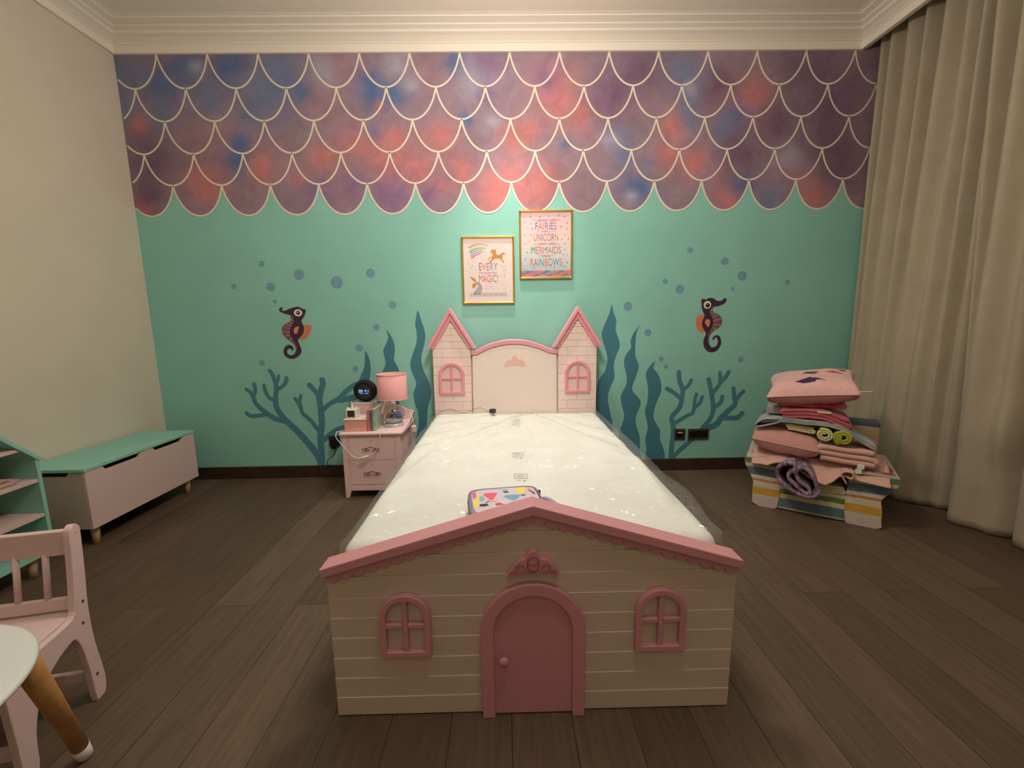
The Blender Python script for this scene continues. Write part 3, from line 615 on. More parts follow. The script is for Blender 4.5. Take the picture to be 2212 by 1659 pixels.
# ------------------------------------------------------------------ mural on the back wall
def blobcol():
    base = lin((156, 132, 144)); pal = {'B': lin((72, 114, 164)), 'S': lin((116, 132, 164)), 'C': lin((210, 128, 122)), 'G': lin((176, 170, 186)), 'D': lin((122, 92, 118)), 'P': lin((144, 112, 148))}
    BL = MURAL['blob']
    def f(x, z):
        wx = x + 0.05 * noise.noise(Vector((x * 4, z * 4, 1.3))); wz = z + 0.05 * noise.noise(Vector((x * 4, z * 4, 7.3)))
        t = noise.noise(Vector((x * 2.2, z * 2.6, 3.1))) * 0.5 + 0.5
        c = [base[i] * (0.85 + 0.3 * t) for i in range(3)]
        t2 = max(0, noise.noise(Vector((x * 3.1, z * 3.3, 9.7)))) * 0.3
        c = [c[i] * (1 - t2) + pal['C'][i] * t2 * 0.9 for i in range(3)]
        for k, bx, bz, r in BL:
            d2 = ((wx - bx) ** 2 + (wz - bz) ** 2) / (r * r * 1.15)
            if d2 < 5:
                wgt = 0.82 * math.exp(-d2 * 1.3)
                p = pal[k]
                c = [c[i] * (1 - wgt) + p[i] * wgt for i in range(3)]
        return c
    return f
PX, PZ0 = 0.355, 3.126
LV = [3.126, 2.902, 2.686, 2.468, 2.252, 2.038]
TH = math.radians(74)
def scale_curve(x0, zt, zb, n=20):
    a = PX / 2 / math.sin(TH); cx = x0 + PX / 2; bz = (zt - zb) / (1 - math.cos(TH))
    return [(cx + a * math.sin(t) , zt - bz * (math.cos(t) - math.cos(TH))) for t in [TH * (-1 + 2 * k / n) for k in range(n + 1)]]
mb = MB()
xa, xb, nx, nz = XL, 2.9, 620, 84
row5 = []
for k in range(-9, 9):
    row5 += scale_curve(0.0625 + k * PX, LV[4], LV[5], 24)[:-1]
def zlow(x):
    k = math.floor((x - 0.0625) / PX); t = (x - (0.0625 + k * PX)) / PX * 2 - 1
    s = math.asin(max(-1, min(1, t * math.sin(TH))))
    bz = (LV[4] - LV[5]) / (1 - math.cos(TH))
    return LV[4] - bz * (math.cos(s) - math.cos(TH))
xs = [xa + (xb - xa) * i / nx for i in range(nx + 1)]
idx = []
for x in xs:
    zb = zlow(x)
    idx.append([mb.pt((x, -0.001, ZC - .01 - (ZC - .01 - zb) * j / nz)) for j in range(nz + 1)])
for i in range(nx):
    for j in range(nz): mb.face((idx[i][j], idx[i][j + 1], idx[i + 1][j + 1], idx[i + 1][j]))
o = mb.build('fish_scale_border', 'watercolour_paint', wall_back, base=(0, 0, 0), recalc=False)
ca = o.data.color_attributes.new('paint', 'FLOAT_COLOR', 'POINT')
fc = blobcol()
for i, v in enumerate(o.data.vertices):
    c = fc(v.co.x, v.co.z)
    ca.data[i].color = (c[0], c[1], c[2], 1)

def ribbon(mb, pts, wd, y, wd2=None):
    n = len(pts); L, Rr = [], []
    for i, p in enumerate(pts):
        a, b = pts[max(i - 1, 0)], pts[min(i + 1, n - 1)]
        dx, dz = b[0] - a[0], b[1] - a[1]; l = math.hypot(dx, dz) or 1
        w_ = wd if wd2 is None else wd + (wd2 - wd) * i / (n - 1)
        L.append((p[0] - dz / l * w_, p[1] + dx / l * w_)); Rr.append((p[0] + dz / l * w_, p[1] - dx / l * w_))
    for i in range(n - 1):
        mb.face([mb.pt((q[0], y, q[1])) for q in (L[i], Rr[i], Rr[i + 1], L[i + 1])])
mb = MB()
for r in range(5):
    off = 0.0625 if r % 2 == 0 else 0.0625 - PX / 2
    for k in range(-9, 9):
        x0 = off + k * PX
        c = scale_curve(x0, LV[r], LV[r + 1])
        c = [p for p in c if XL < p[0] < 2.9]
        if len(c) > 2: ribbon(mb, c, 0.0062, -0.0022 - 0.00005 * (k % 2))
mb.build('scale_outline', 'outline_paint', wall_back, base=(0, 0, 0))

def crop(poly): return poly
for L in MURAL['weed']:
    mb = MB(); mb.flat([(x, max(z, 0.0985)) for x, z in smooth_loop(L, 5)], -0.0012)
    mb.build('painted_seaweed', 'weed_paint', wall_back, base=(0, 0, 0))
for ci, C_ in enumerate(MURAL['coral']):
    mb = MB()
    for bi, (pts, r0, r1) in enumerate(C_):
        pts = smooth_loop([p for p in pts], 5, False)
        y = -0.0014 - 0.00004 * bi
        n = len(pts); A, B_ = [], []
        for i, p in enumerate(pts):
            a, b = pts[max(i - 1, 0)], pts[min(i + 1, n - 1)]
            dx, dz = b[0] - a[0], b[1] - a[1]; l = math.hypot(dx, dz) or 1
            r = r0 + (r1 - r0) * i / (n - 1)
            A.append((p[0] - dz / l * r, p[1] + dx / l * r)); B_.append((p[0] + dz / l * r, p[1] - dx / l * r))
        for i in range(n - 1):
            mb.face([mb.pt((q[0], y, max(q[1], .0985))) for q in (A[i], B_[i], B_[i + 1], A[i + 1])])
        mb.flat(circle(pts[-1][0], pts[-1][1], r1, 20), y - 0.00002)
        if bi and pts[0][1] > .15: mb.flat(circle(pts[0][0], pts[0][1], r0, 20), y - 0.00002)
    mb.build('painted_coral', 'coral_paint', wall_back, base=(0, 0, 0))
for (x, z, r) in MURAL['bubble']:
    MB().flat(circle(x, z, r, 28), -0.0012).build('painted_bubble', 'bubble_paint', wall_back, base=(0, 0, 0))
for h in MURAL['horse']:
    mb = MB()
    mb.mi = 1; fin = smooth_loop(h['fin'], 4)
    cx = sum(p[0] for p in fin) / len(fin); cz = sum(p[1] for p in fin) / len(fin)
    fin2 = []
    for i, p in enumerate(fin):
        k = 1.0 + (0.10 if i % 2 else -0.02)
        fin2.append((cx + (p[0] - cx) * k, cz + (p[1] - cz) * k))
    mb.flat(fin2, -0.0012)
    mb.mi = 2; mb.flat(smooth_loop(h['belly'], 4), -0.0016)
    mb.mi = 3
    for s in h['stripes']: ribbon(mb, s, 0.0022, -0.0020)
    mb.mi = 0; mb.flat(smooth_loop(h['body'], 4), -0.0024)
    mb.mi = 4; mb.flat(smooth_loop(h['spot'], 4), -0.0028)
    e = h['eye']; mb.mi = 5; mb.flat(circle(e[0][0], e[0][1], e[1][0] - e[0][0], 28, abs(e[2][1] - e[0][1])), -0.0028)
    e = h['pupil']; mb.mi = 6; mb.flat(circle(e[0][0], e[0][1], e[1][0] - e[0][0]), -0.0032)
    e = h['glint']; mb.mi = 5; mb.flat(circle(e[0][0], e[0][1], e[1][0] - e[0][0], 12), -0.0036)
    e = h['body'][2]
    mb.build('painted_seahorse', ['horse_purple', 'horse_fin', 'horse_belly', 'horse_stripe', 'horse_spot', 'eye_white', 'black_paint'], wall_back, base=(0, 0, 0))
# ------------------------------------------------------------------ bed
bed = thing('castle_bed', (0.07, -1.1, 0), "child's pink and cream castle bed with towered headboard and cottage footboard", 'bed')
def arch_window(mb, x0, x1, z0, z1, yb, d, w_=0.016, mw=0.011, backmi=None):
    o_ = arch(x0, x1, z0, z1); i_ = arch(x0, x1, z0, z1, inset=w_)
    mb.strip(o_, i_, yb - d, yb, closed=True)
    cx = (x0 + x1) / 2; cz = z0 + (z1 - z0) * 0.50
    mb.box(cx - mw / 2, cx + mw / 2, yb - d * .85, yb, z0 + w_ * .9, z1 - w_ * .9)
    for sx in (-1, 1):
        xa_, xb_ = (x0 + w_ * .9, cx - mw / 2 - .0003) if sx < 0 else (cx + mw / 2 + .0003, x1 - w_ * .9)
        mb.box(xa_, xb_, yb - d * .85, yb, cz - mw / 2, cz + mw / 2)
    return mb
# headboard towers
hb = MB()
hb.box(-.555, .695, -.088, -.045, .02, .97)
hb.build('headboard', 'bed_cream', bed)
headboard = [c for c in bed.children if c.name.startswith('headboard')][0]
def tower(x0, x1, ax, name):
    zt = 1.037
    mb = MB()
    g = [(x0 + .002, .02), (x1 - .002, .02), (x1 - .002, zt), (ax, 1.30), (x0 + .002, zt)]
    mb.prism(g, -.1075, -.0405)
    mb.build('tower_panel', 'bed_cream', headboard)
    mb = MB()
    zs = [.15, .218, .286, .354, .422, .488, .555, .623, .695, .762, .829, .897, .966, 1.035, 1.085, 1.135, 1.185, 1.235, 1.29]
    W_ = x1 - x0
    for r in range(len(zs) - 1):
        z0, z1 = zs[r] + .0009, zs[r + 1] - .0009
        cuts = [0, .25, .75, 1] if r % 2 == 0 else [0, .5, 1]
        if zs[r] >= 1.03 and r % 2 == 0: cuts = [0, .12, .5 - .25, .75, .88, 1]
        for a, b in zip(cuts, cuts[1:]):
            p = [(x0 + W_ * a + .0012, z0), (x0 + W_ * b - .0012, z0), (x0 + W_ * b - .0012, z1), (x0 + W_ * a + .0012, z1)]
            if z1 > zt:
                sl = (1.30 - zt) / (ax - x0); sr = (1.30 - zt) / (x1 - ax)
                p = half_clip(p, -sl, 1, zt - sl * x0)
                if len(p) > 2: p = half_clip(p, sr, 1, zt + sr * x1)
            if len(p) > 2: mb.prism(p, -.1125, -.1075)
    mb.build('brick_facing', 'bed_cream', headboard, bevel=.0015, seg=2)
    # roof
    ez, az = zt, 1.34
    ex0, ex1 = x0 - .042, x1 + .042
    mb = MB()
    o_ = [(ex0, ez - .002), (ax, az), (ex1, ez - .002)]
    i_ = [(ex0 + .028, ez - .002), (ax, az - .045), (ex1 - .028, ez - .002)]
    mb.strip(o_, i_, -.140, -.050)
    for s in (-1, 1):
        e = (ex0 + .03, ez + .004) if s < 0 else (ex1 - .03, ez + .004)
        for k in range(11):
            t = (k + .5) / 11.3
            cx = e[0] + (ax - e[0]) * t; cz = e[1] + (az - .05 - e[1]) * t
            cx += -s * .002; cz -= .002
            mb.prism(circle(cx - s * .006, cz, .0190, 12), -.1250 - .0003 * (k % 2) - .00012 * s, -.1126)
    mb.prism([(ax - .020, az - .082), (ax + .020, az - .082), (ax, az - .046)], -.1280, -.1129)
    mb.build('tower_roof', 'bed_pink', headboard, bevel=.004, seg=2)
tower(-.556, -.266, -.412, 'l'); tower(.397, .694, .545, 'r')
for (a, b) in ((-.513, -.317), (.449, .643)):
    arch_window(MB(), a, b, .683, .930, -.1126, .017, .0225, .016).build('window_frame', 'bed_pink', headboard, bevel=.004)
    MB().prism(arch(a, b, .683, .930, inset=.012), -.1140, -.1127).build('window_recess', 'stand_pink', headboard)
top = [(-.2645, 1.021), (-.22, 1.022), (-.183, 1.040), (-.117, 1.069), (-.015, 1.093), (.065, 1.097), (.150, 1.090), (.250, 1.062), (.318, 1.033), (.355, 1.022), (.395, 1.021)]
bot = [(p[0], p[1] - .038) for p in top]
topS, botS = smooth_loop(top, 4, False), smooth_loop(bot, 4, False)
MB().strip(topS, botS, -.130, -.050).build('headboard_cap', 'bed_pink', headboard, bevel=.008, seg=3, smooth=None)
pad = [(-.263, .25), (.394, .25)] + [(p[0], p[1] - .002) for p in reversed(botS) if -.262 < p[0] < .393]
MB().prism(pad, -.124, -.089).build('upholstered_panel', 'bed_pad', headboard, bevel=.016, seg=4)
tia = [(-.012, .889), (-.008, .91), (.003, .93), (.016, .942), (.030, .945), (.036, .938), (.044, .948), (.055, .967), (.068, .976), (.082, .967), (.092, .948), (.100, .939), (.112, .946), (.126, .940), (.137, .925), (.146, .903), (.147, .892), (.11, .897), (.068, .900), (.02, .896)]
MB().prism(smooth_loop(tia, 3), -.1252, -.1240).build('embroidered_tiara', 'pad_print', headboard)
# footboard
FX0, FX1, FAX = -.553, .697, .072
SL = (.690 - .503) / (FAX - FX0)
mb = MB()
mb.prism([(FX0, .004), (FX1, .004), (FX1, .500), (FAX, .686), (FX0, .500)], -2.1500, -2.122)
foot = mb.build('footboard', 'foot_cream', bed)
mb = MB()
zs = [.004, .070, .139, .209, .279, .347, .416, .485, .553, .622, .69]
for r in range(10):
    z0, z1 = zs[r] + .0004, zs[r + 1]
    p = [(FX0, z0), (FX1, z0), (FX1, z1), (FX0, z1)]
    p = half_clip(p, -SL, 1, .500 - SL * FX0)
    if len(p) > 2: p = half_clip(p, SL, 1, .500 + SL * FX1)
    if len(p) > 2:
        a_i = [mb.pt((q[0], -2.1556 - .0032 * (q[1] - z0) / (z1 - z0), q[1])) for q in p]
        b_i = [mb.pt((q[0], -2.1500, q[1])) for q in p]
        mb.face(a_i); mb.face(b_i, True)
        for k in range(len(p)):
            j = (k + 1) % len(p); mb.face((a_i[k], b_i[k], b_i[j], a_i[j]))
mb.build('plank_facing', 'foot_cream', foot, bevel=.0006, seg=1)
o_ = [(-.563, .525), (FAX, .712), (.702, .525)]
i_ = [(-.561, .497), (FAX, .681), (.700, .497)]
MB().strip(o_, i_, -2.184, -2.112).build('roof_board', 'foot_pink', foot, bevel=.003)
mb = MB()
for s in (-1, 1):
    ex = FX0 if s < 0 else FX1
    n = 16
    for k in range(n):
        t = (k + .5) / n
        cx = ex + (FAX - ex) * t; cz = .486 + .183 * t
        mb.prism(circle(cx, cz, .0225, 16, .021), -2.1675 - .0003 * (k % 2), -2.1582)
    ln = [(ex, .512), (FAX, .699)]; l2 = [(ex, .488), (FAX, .672)]
    mb.strip(ln, l2, -2.170, -2.1582)
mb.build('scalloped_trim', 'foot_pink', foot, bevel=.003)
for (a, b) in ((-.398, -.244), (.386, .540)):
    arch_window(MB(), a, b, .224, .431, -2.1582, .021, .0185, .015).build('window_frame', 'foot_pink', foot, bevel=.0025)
    MB().prism(arch(a, b, .224, .431, inset=.014), -2.1592, -2.1581).build('window_recess', 'foot_cream', foot)
mb = MB()
mb.strip(arch(-.091, .231, .0, .460, 30), arch(-.052, .192, .0, .419, 30), -2.178, -2.1582)
mb.build('door_frame', 'foot_pink', foot, bevel=.004)
MB().prism(arch(-.053, .193, .006, .420, 30), -2.1640, -2.1582).build('door_panel', 'foot_pink', foot)
mb = MB(lambda p: Vector((p.x, -2.164 - p.z, p.y))); mb.smooth = True
mb.lathe([(0, 0), (.009, 0), (.009, .008), (.0155, .011), (.0165, .018), (.014, .023), (0, .025)], (-.021, .202, 0), 24)
mb.build('door_knob', 'foot_pink', foot)
tf = [(-.008, .488), (.003, .505), (.016, .523), (.031, .537), (.045, .541), (.050, .548), (.060, .562), (.071, .567), (.082, .562), (.091, .548), (.096, .541), (.110, .540), (.126, .530), (.140, .512), (.149, .493), (.143, .488), (.111, .4945), (.073, .497), (.036, .494), (.008, .487)]
mb = MB(); mb.prism(smooth_loop(tf, 3), -2.180, -2.1582)
mb.build('tiara_ornament', 'foot_pink', foot, bevel=.003)
mb = MB()
mb.tube([(x, -2.1815, z) for x, z in smooth_loop([(.071, .503), (.056, .515), (.058, .530), (.071, .524), (.084, .530), (.086, .515)], 4)] + [(.071, -2.1815, .503)], .0014, 6)
mb.tube([(.071 + .018 * math.cos(t), -2.1815, .526 + .026 * math.sin(t)) for t in [PI * 2 * k / 24 for k in range(25)]], .0014, 6)
mb.tube([(.0 + .14 * k / 12, -2.1815, .497 + .010 * math.sin(PI * k / 12)) for k in range(13)], .0014, 6)
for s in (-1, 1):
    mb.tube([(.071 + s * x, -2.1815, z) for x, z in smooth_loop([(.026, .512), (.032, .524), (.045, .526), (.052, .517), (.044, .511), (.055, .508), (.066, .504)], 4, False)], .0013, 6)
mb.build('tiara_scrollwork', mat('foot_pink_dark', (176, 96, 98), .45), foot)
for x in (-.535, .652):
    MB().box(x, x + .022, -2.1220, -.0885, .13, .30).build('side_rail', 'bed_cream', bed, bevel=.003)
mb = MB()
for k in range(14):
    y = -2.03 + k * .145
    mb.box(-.513, .652, y, y + .07, .262, .280)
mb.build('slats', 'light_wood', bed)

# ------------------------------------------------------------------ mattress
matr = thing('wrapped_mattress', (0.08, -1.1, .28), 'white mattress still in clear crumpled plastic wrap lying on the castle bed', 'mattress')
CRE = [((.15, -.33), (-.38, -1.1), .020, .010), ((-.38, -1.1), (-.52, -1.75), .03, .010), ((.13, -.36), (-.50, -1.55), .018, .008), ((.22, -.40), (.62, -1.30), .020, .011), ((.30, -.38), (.70, -1.0), .02, .007), ((.16, -.42), (.19, -.95), .03, -.008),
       ((.0, -.25), (-.50, -.62), .022, .006), ((-.05, -.2), (-.55, -.40), .02, .006), ((-.1, -.16), (-.55, -.24), .02, .005), ((-.10, -.55), (-.55, -.95), .02, .006), ((.1, -1.4), (.6, -1.42), .02, .004), ((.03, -1.35), (.16, -1.1), .012, .004), ((-.2, -.75), (-.56, -1.2), .02, .006),
       ((.35, -.2), (.66, -.5), .025, .006), ((.66, -1.2), (.60, -1.9), .03, .008)]
def crease(x, y):
    h = 0
    for (a, b, w_, am) in CRE:
        dx, dy = b[0] - a[0], b[1] - a[1]; L2 = dx * dx + dy * dy
        t = max(0, min(1, ((x - a[0]) * dx + (y - a[1]) * dy) / L2))
        wob = .012 * noise.noise(Vector((t * 5, am * 900, 0)))
        d = math.hypot(x - a[0] - t * dx + wob, y - a[1] - t * dy)
        h += am * math.exp(-(d / w_) ** 2) * min(1, 8 * t + .1) * min(1, 6 * (1 - t) + .1)
    return h
def mwr(p, z):
    n = noise.noise(Vector((p.x * 2.5, p.y * 1.6, .4))) * .007 + noise.noise(Vector((p.x * 9, p.y * 6, 2.4))) * .0022
    if z > -.05: p.z += n * 1.3 + crease(p.x, p.y) * 2.2 - .004
    else:
        p.x += n * (1 if p.x > 0 else -1)
    return p
mb = MB(); mb.smooth = True
slab(mb, .622, .965, .540, .05, .25, 120, 180, .073, -1.100, mwr)
mb.build('mattress_body', 'mattress_cloth', matr)
def pwr(p, z):
    k = max(0, min(1, (p.x - .45) / .25))
    ky = max(0, min(1, (-p.y) / 2.0))
    n = noise.noise(Vector((p.x * 3 , p.y * 2.2, 5.4))) * .006 + abs(noise.noise(Vector((p.x * 11, p.y * 7, 8.4)))) * .006
    # rays of wrinkles spreading from the gathered spot near the pillow end
    ang = math.atan2(p.y + .28, p.x - .17); d = math.hypot(p.y + .28, p.x - .17)
    n += .0050 * math.sin(ang * 26 + 2.5 * noise.noise(Vector((d * 3, ang, 1)))) * math.exp(-((d - .15) / .30) ** 2)
    if z > -.05: p.z += .010 + abs(n) + crease(p.x, p.y) * 2.5
    else: p.z += .01
    p.x += k * .062 * (0.6 + .5 * noise.noise(Vector((p.y * 2.5, p.z * 7, 3)))) * ky ** .5
    if z < -.02: p.x += n * 2.2 * (1 if p.x > .07 else -1)
    return p
mb = MB(); mb.smooth = True
slab(mb, .634, .978, .541, .055, .17, 170, 250, .073, -1.098, pwr)
mb.build('plastic_wrap', 'plastic_film', matr)
def marks(cx, cy):
    mb = MB()
    z = .5605
    for a, b in (((-.03, .028), (.03, .028)), ((-.03, -.01), (.03, -.01)), ((-.03, .028), (-.03, -.01)), ((.03, .028), (.03, -.01)), ((-.02, .015), (.015, .018)), ((-.022, .004), (.02, .006)), ((-.022, -.03), (-.012, -.022)), ((-.012, -.022), (-.002, -.03)), ((.008, -.026), (.022, -.026)), ((.008, -.032), (.02, -.034))):
        x0, y0, x1, y1 = cx + a[0], cy + a[1] * 1.6, cx + b[0], cy + b[1] * 1.6
        n = 5
        for k in range(n):
            t0, t1 = k / n, (k + 1) / n
            q = []
            l = math.hypot(x1 - x0, y1 - y0); nx_, ny_ = -(y1 - y0) / l * .0012, (x1 - x0) / l * .0022
            for t, s in ((t0, 1), (t1, 1), (t1, -1), (t0, -1)):
                x, y = x0 + (x1 - x0) * t + s * nx_, y0 + (y1 - y0) * t + s * ny_
                q.append(mb.pt((x, y, mwr(Vector((x, y, .540)), 0).z + .0012)))
            mb.face(q)
    mb.build('printed_marks', 'grey_print', matr)
for c in ((.060, -.50), (.055, -1.17), (.060, -1.50)): marks(*c)

# ------------------------------------------------------------------ zipped bag on the mattress
bag = thing('zipped_case', (0.0, -1.92, .56), 'lilac zipped lunch case printed with dresses lying on the mattress behind the footboard', 'case')
A_ = math.radians(8)
bx = lambda p: Vector((-.008 + (p.x * math.cos(A_) - p.y * math.sin(A_)), -1.925 + p.x * math.sin(A_) + p.y * math.cos(A_) * 1.0, .566 + p.z + p.y * .0))
mb = MB(bx); mb.smooth = True
slab(mb, .130, .115, .052, .018, .052, 30, 26, 0, 0)
body = mb.build('case_body', 'bag_lilac', bag)
mb = MB(bx)
fp = [(.118 * math.copysign(min(1, abs(math.cos(t)) ** .35), math.cos(t)), .100 * math.copysign(min(1, abs(math.sin(t)) ** .35), math.sin(t))) for t in [2 * PI * k / 48 for k in range(48)]]
mb.prism(fp, .0515, .0545, plane='xy')
mb.mi = 1
def pf(poly, mi, dz=.0002):
    mb.mi = mi
    poly = [(p[0] * .92, p[1]) for p in poly]
    mb.face([mb.pt((p[0], p[1], .0547 + dz)) for p in poly])
def fan(cx, cy, w0, w1, h, mi):
    pf([(cx - w0, cy - h), (cx + w0, cy - h), (cx + w1, cy + h * .75), (cx + w1 * .5, cy + h), (cx - w1 * .5, cy + h), (cx - w1, cy + h * .75)], mi)
fan(-.055, .035, .006, .030, .030, 2); pf(circle(-.053, -.008, .017, 14, .009), 8)
fan(.028, .012, .010, .036, .022, 3); pf(circle(.028, -.022, .010, 12, .007), 8)
fan(.070, .062, .008, .028, .026, 1); pf([(.062, .022), (.078, .018), (.084, .034), (.076, .026), (.068, .032)], 7)
pf([(.098, .082), (.112, .086), (.124, .05), (.118, .022), (.104, .05)], 8); pf([(.098, .074), (.118, .02), (.122, .034), (.106, .066)], 7, .0004)
pf(circle(.008, .078, .012, 12, .010), 4); pf(circle(.010, .062, .012, 12, .006), 7, .0004)
pf(circle(-.093, .020, .013, 14, .022), 5); pf([(-.102, -.024), (-.076, -.024), (-.070, -.04), (-.09, -.046), (-.106, -.04)], 7); pf([(-.08, -.014), (-.066, -.002), (-.064, -.006), (-.078, -.02)], 7)
pf([(-.126, .085), (-.112, .09), (-.108, .04), (-.124, .02)], 9); pf([(-.126, .01), (-.108, .03), (-.106, -.045), (-.126, -.055)], 1); pf([(-.110, .07), (-.102, .06), (-.100, .01), (-.108, .0)], 1, .0004)
pf([(-.045, -.03), (-.03, -.024), (-.012, -.040), (-.045, -.046)], 6)
mb.build('printed_panel', ['bag_face', 'bag_yellow', 'bag_hot', 'bag_blue', 'bag_teal', 'bag_teal', 'bag_red', 'bag_brown', 'bag_skin', 'bag_magenta'], bag)
mb = MB(bx)
for zz, rr in ((.050, .0035), (.028, .003)):
    pts = [((.127 if zz > .04 else .131) * math.copysign(min(1, abs(math.cos(t)) ** .3), math.cos(t)), (.112 if zz > .04 else .116) * math.copysign(min(1, abs(math.sin(t)) ** .3), math.sin(t)), zz) for t in [2 * PI * k / 60 for k in range(61)]]
    mb.tube(pts, rr, 6)
mb.build('piping', mat('bag_piping', (150, 136, 162), .5), bag)
mb = MB(bx)
mb.tube(smooth_loop([(.128, .04, .022), (.150, .03, .030), (.172, -.01, .028), (.186, -.06, .018), (.19, -.10, .010)], 6, False), [.010] * 25, 8)
mb.build('carry_strap', 'bag_lilac', bag)
mb = MB(bx); mb.box(.128, .136, .050, .058, .028, .056)
mb.build('zip_pull', mat('dark_metal', (70, 70, 78), .3, metal=.8), bag)

# ------------------------------------------------------------------ plug on the bed
plug = thing('power_adaptor', (.0, -.25, .56), 'small dark power plug with thin cable lying at the head of the mattress', 'plug')
mb = MB(lambda p: Vector((-.105 + p.x * .9 + p.y * .4, -.235 + p.y * .9 - p.x * .4, .553 + p.z)))
mb.box(-.022, .022, -.018, .018, .004, .036)
mb.build('plug_body', mat('dark_grey_plastic', (58, 50, 56), .25), plug, bevel=.005, seg=3)
mb = MB(lambda p: Vector((-.105 + p.x * .9 + p.y * .4, -.235 + p.y * .9 - p.x * .4, .553 + p.z)))
for x in (-.010, .008): mb.box(x, x + .004, -.004, .004, .036, .050)
mb.build('pins', 'chrome', plug)
mb = MB(); mb.tube(smooth_loop([(-.122, -.245, .572), (-.15, -.24, .575), (-.20, -.17, .585), (-.25, -.19, .578), (-.30, -.26, .568), (-.36, -.24, .570), (-.42, -.18, .582), (-.47, -.2, .574), (-.52, -.25, .560), (-.575, -.25, .545)], 6, False), .0015, 6)
mb.build('cable', 'dark_grey_plastic', plug)
# ------------------------------------------------------------------ pictures
def picture(x0, x1, z0, z1, label, bgm):
    t = thing('framed_print', ((x0 + x1) / 2, 0, (z0 + z1) / 2), label, 'picture', 'gold framed prints above the bed')
    y0, y1 = -.024, -.001
    fw = .014
    mb = MB()
    o_ = [(x0, z0), (x1, z0), (x1, z1), (x0, z1)]; m_ = [(x0 + fw * .5, z0 + fw * .5), (x1 - fw * .5, z0 + fw * .5), (x1 - fw * .5, z1 - fw * .5), (x0 + fw * .5, z1 - fw * .5)]
    i_ = [(x0 + fw, z0 + fw), (x1 - fw, z0 + fw), (x1 - fw, z1 - fw), (x0 + fw, z1 - fw)]
    A = [mb.pt((p[0], y1, p[1])) for p in o_]; B = [mb.pt((p[0], y0 + .007, p[1])) for p in o_]; C_ = [mb.pt((p[0], y0, p[1])) for p in m_]; D_ = [mb.pt((p[0], y0 + .008, p[1])) for p in i_]; E_ = [mb.pt((p[0], y1, p[1])) for p in i_]
    for R1, R2 in ((A, B), (B, C_), (C_, D_), (D_, E_), (E_, A)):
        for k in range(4): mb.face((R1[k], R1[(k + 1) % 4], R2[(k + 1) % 4], R2[k]))
    mb.build('frame', 'gold', t)
    MB().box(x0 + fw, x1 - fw, -.0135, -.0125, z0 + fw, z1 - fw).build('glass_pane', 'pane_glass', t)
    return t
YP = -.0105
# lower print: unicorn, rainbow, mermaid tail
X0, X1, Z0, Z1 = -.322, .076, 1.368, 1.868
pc = picture(X0, X1, Z0, Z1, 'lower gold-framed white print with rainbow, gold unicorn and the word MAGIC', 'print_white')
PXs = lambda px, py: (X0 + (px - 190) / 830 * (X1 - X0) - (py - 510) * .0000166, Z1 - (py - 510) / 1075 * (Z1 - Z0))
mb = MB(); mb.box(X0 + .014, X1 - .014, -.010, -.004, Z0 + .014, Z1 - .014)
def pl(pts, mi, sm=0, dy=.0002):
    q = [PXs(*p) for p in pts]
    if sm: q = smooth_loop(q, sm)
    mb.mi = mi; mb.flat(q, -.010 - dy)
PM = ['print_white', 'i_gold', 'i_pink', 'i_yellow', 'i_green', 'i_sky', 'i_fawn', 'i_lilac', 'i_grey', 'i_star', 'i_coral', 'i_purple']
for k, (mi, ln) in enumerate(((6, 620), (3, 600), (4, 580), (5, 550), (7, 535), (2, 500))):
    off = k * 33
    c = [(310 + off * .25, 690 + off), (400 + off * .2, 645 + off * .95), (500, 638 + off * .85), (ln, 655 + off * .7)] if k < 6 else None
    q = smooth_loop([PXs(*p) for p in c], 5, False)
    mb.mi = mi; ribbon(mb, q, .0052 if k < 5 else .006, -.0102 - k * .00003, .0018)
pl([(690, 725), (730, 718), (745, 760), (750, 800), (790, 808), (830, 790), (850, 820), (848, 850), (830, 850), (860, 900), (870, 940), (845, 915), (800, 862), (740, 862), (700, 880), (650, 935), (625, 935), (660, 890), (675, 850), (640, 855), (628, 895), (618, 890), (632, 842), (680, 835), (685, 790), (680, 770), (650, 760), (645, 750), (670, 740)], 1, 2, .0006)
pl([(820, 800), (835, 775), (870, 770), (888, 800), (870, 800), (850, 795), (845, 805)], 1, 2, .0009)
pl([(672, 735), (665, 690), (686, 730)], 1, 0, .0006)
pl([(335, 1150), (380, 1160), (425, 1190), (430, 1235), (400, 1225), (370, 1195)], 1, 2); pl([(370, 1285), (395, 1250), (440, 1250), (440, 1285), (400, 1330), (380, 1325)], 1, 2)
pl([(425, 1235), (455, 1232), (500, 1260), (530, 1320), (520, 1400), (490, 1430), (390, 1430), (430, 1360), (465, 1300), (455, 1260)], 8, 2)
for k in range(20):
    a = PXs(345 + k * 30, 1420 + (0 if k % 2 else 6)); mb.mi = 7 + k % 3
    mb.strip(circle(a[0], a[1], .0068, 12), circle(a[0], a[1], .0048, 12), -.0104, -.0102, closed=True)
    a = PXs(345 + k * 30, 1452); mb.strip(circle(a[0], a[1], .0068, 12), circle(a[0], a[1], .0048, 12), -.0104, -.0102, closed=True)
for k in range(5):
    for j in range(3):
        a = PXs(430 + j * 30 + k * 6, 1290 + k * 28); mb.mi = 0; mb.flat(circle(a[0], a[1], .004, 8), -.0106)
rnd = random.Random(5)
cnt = 0
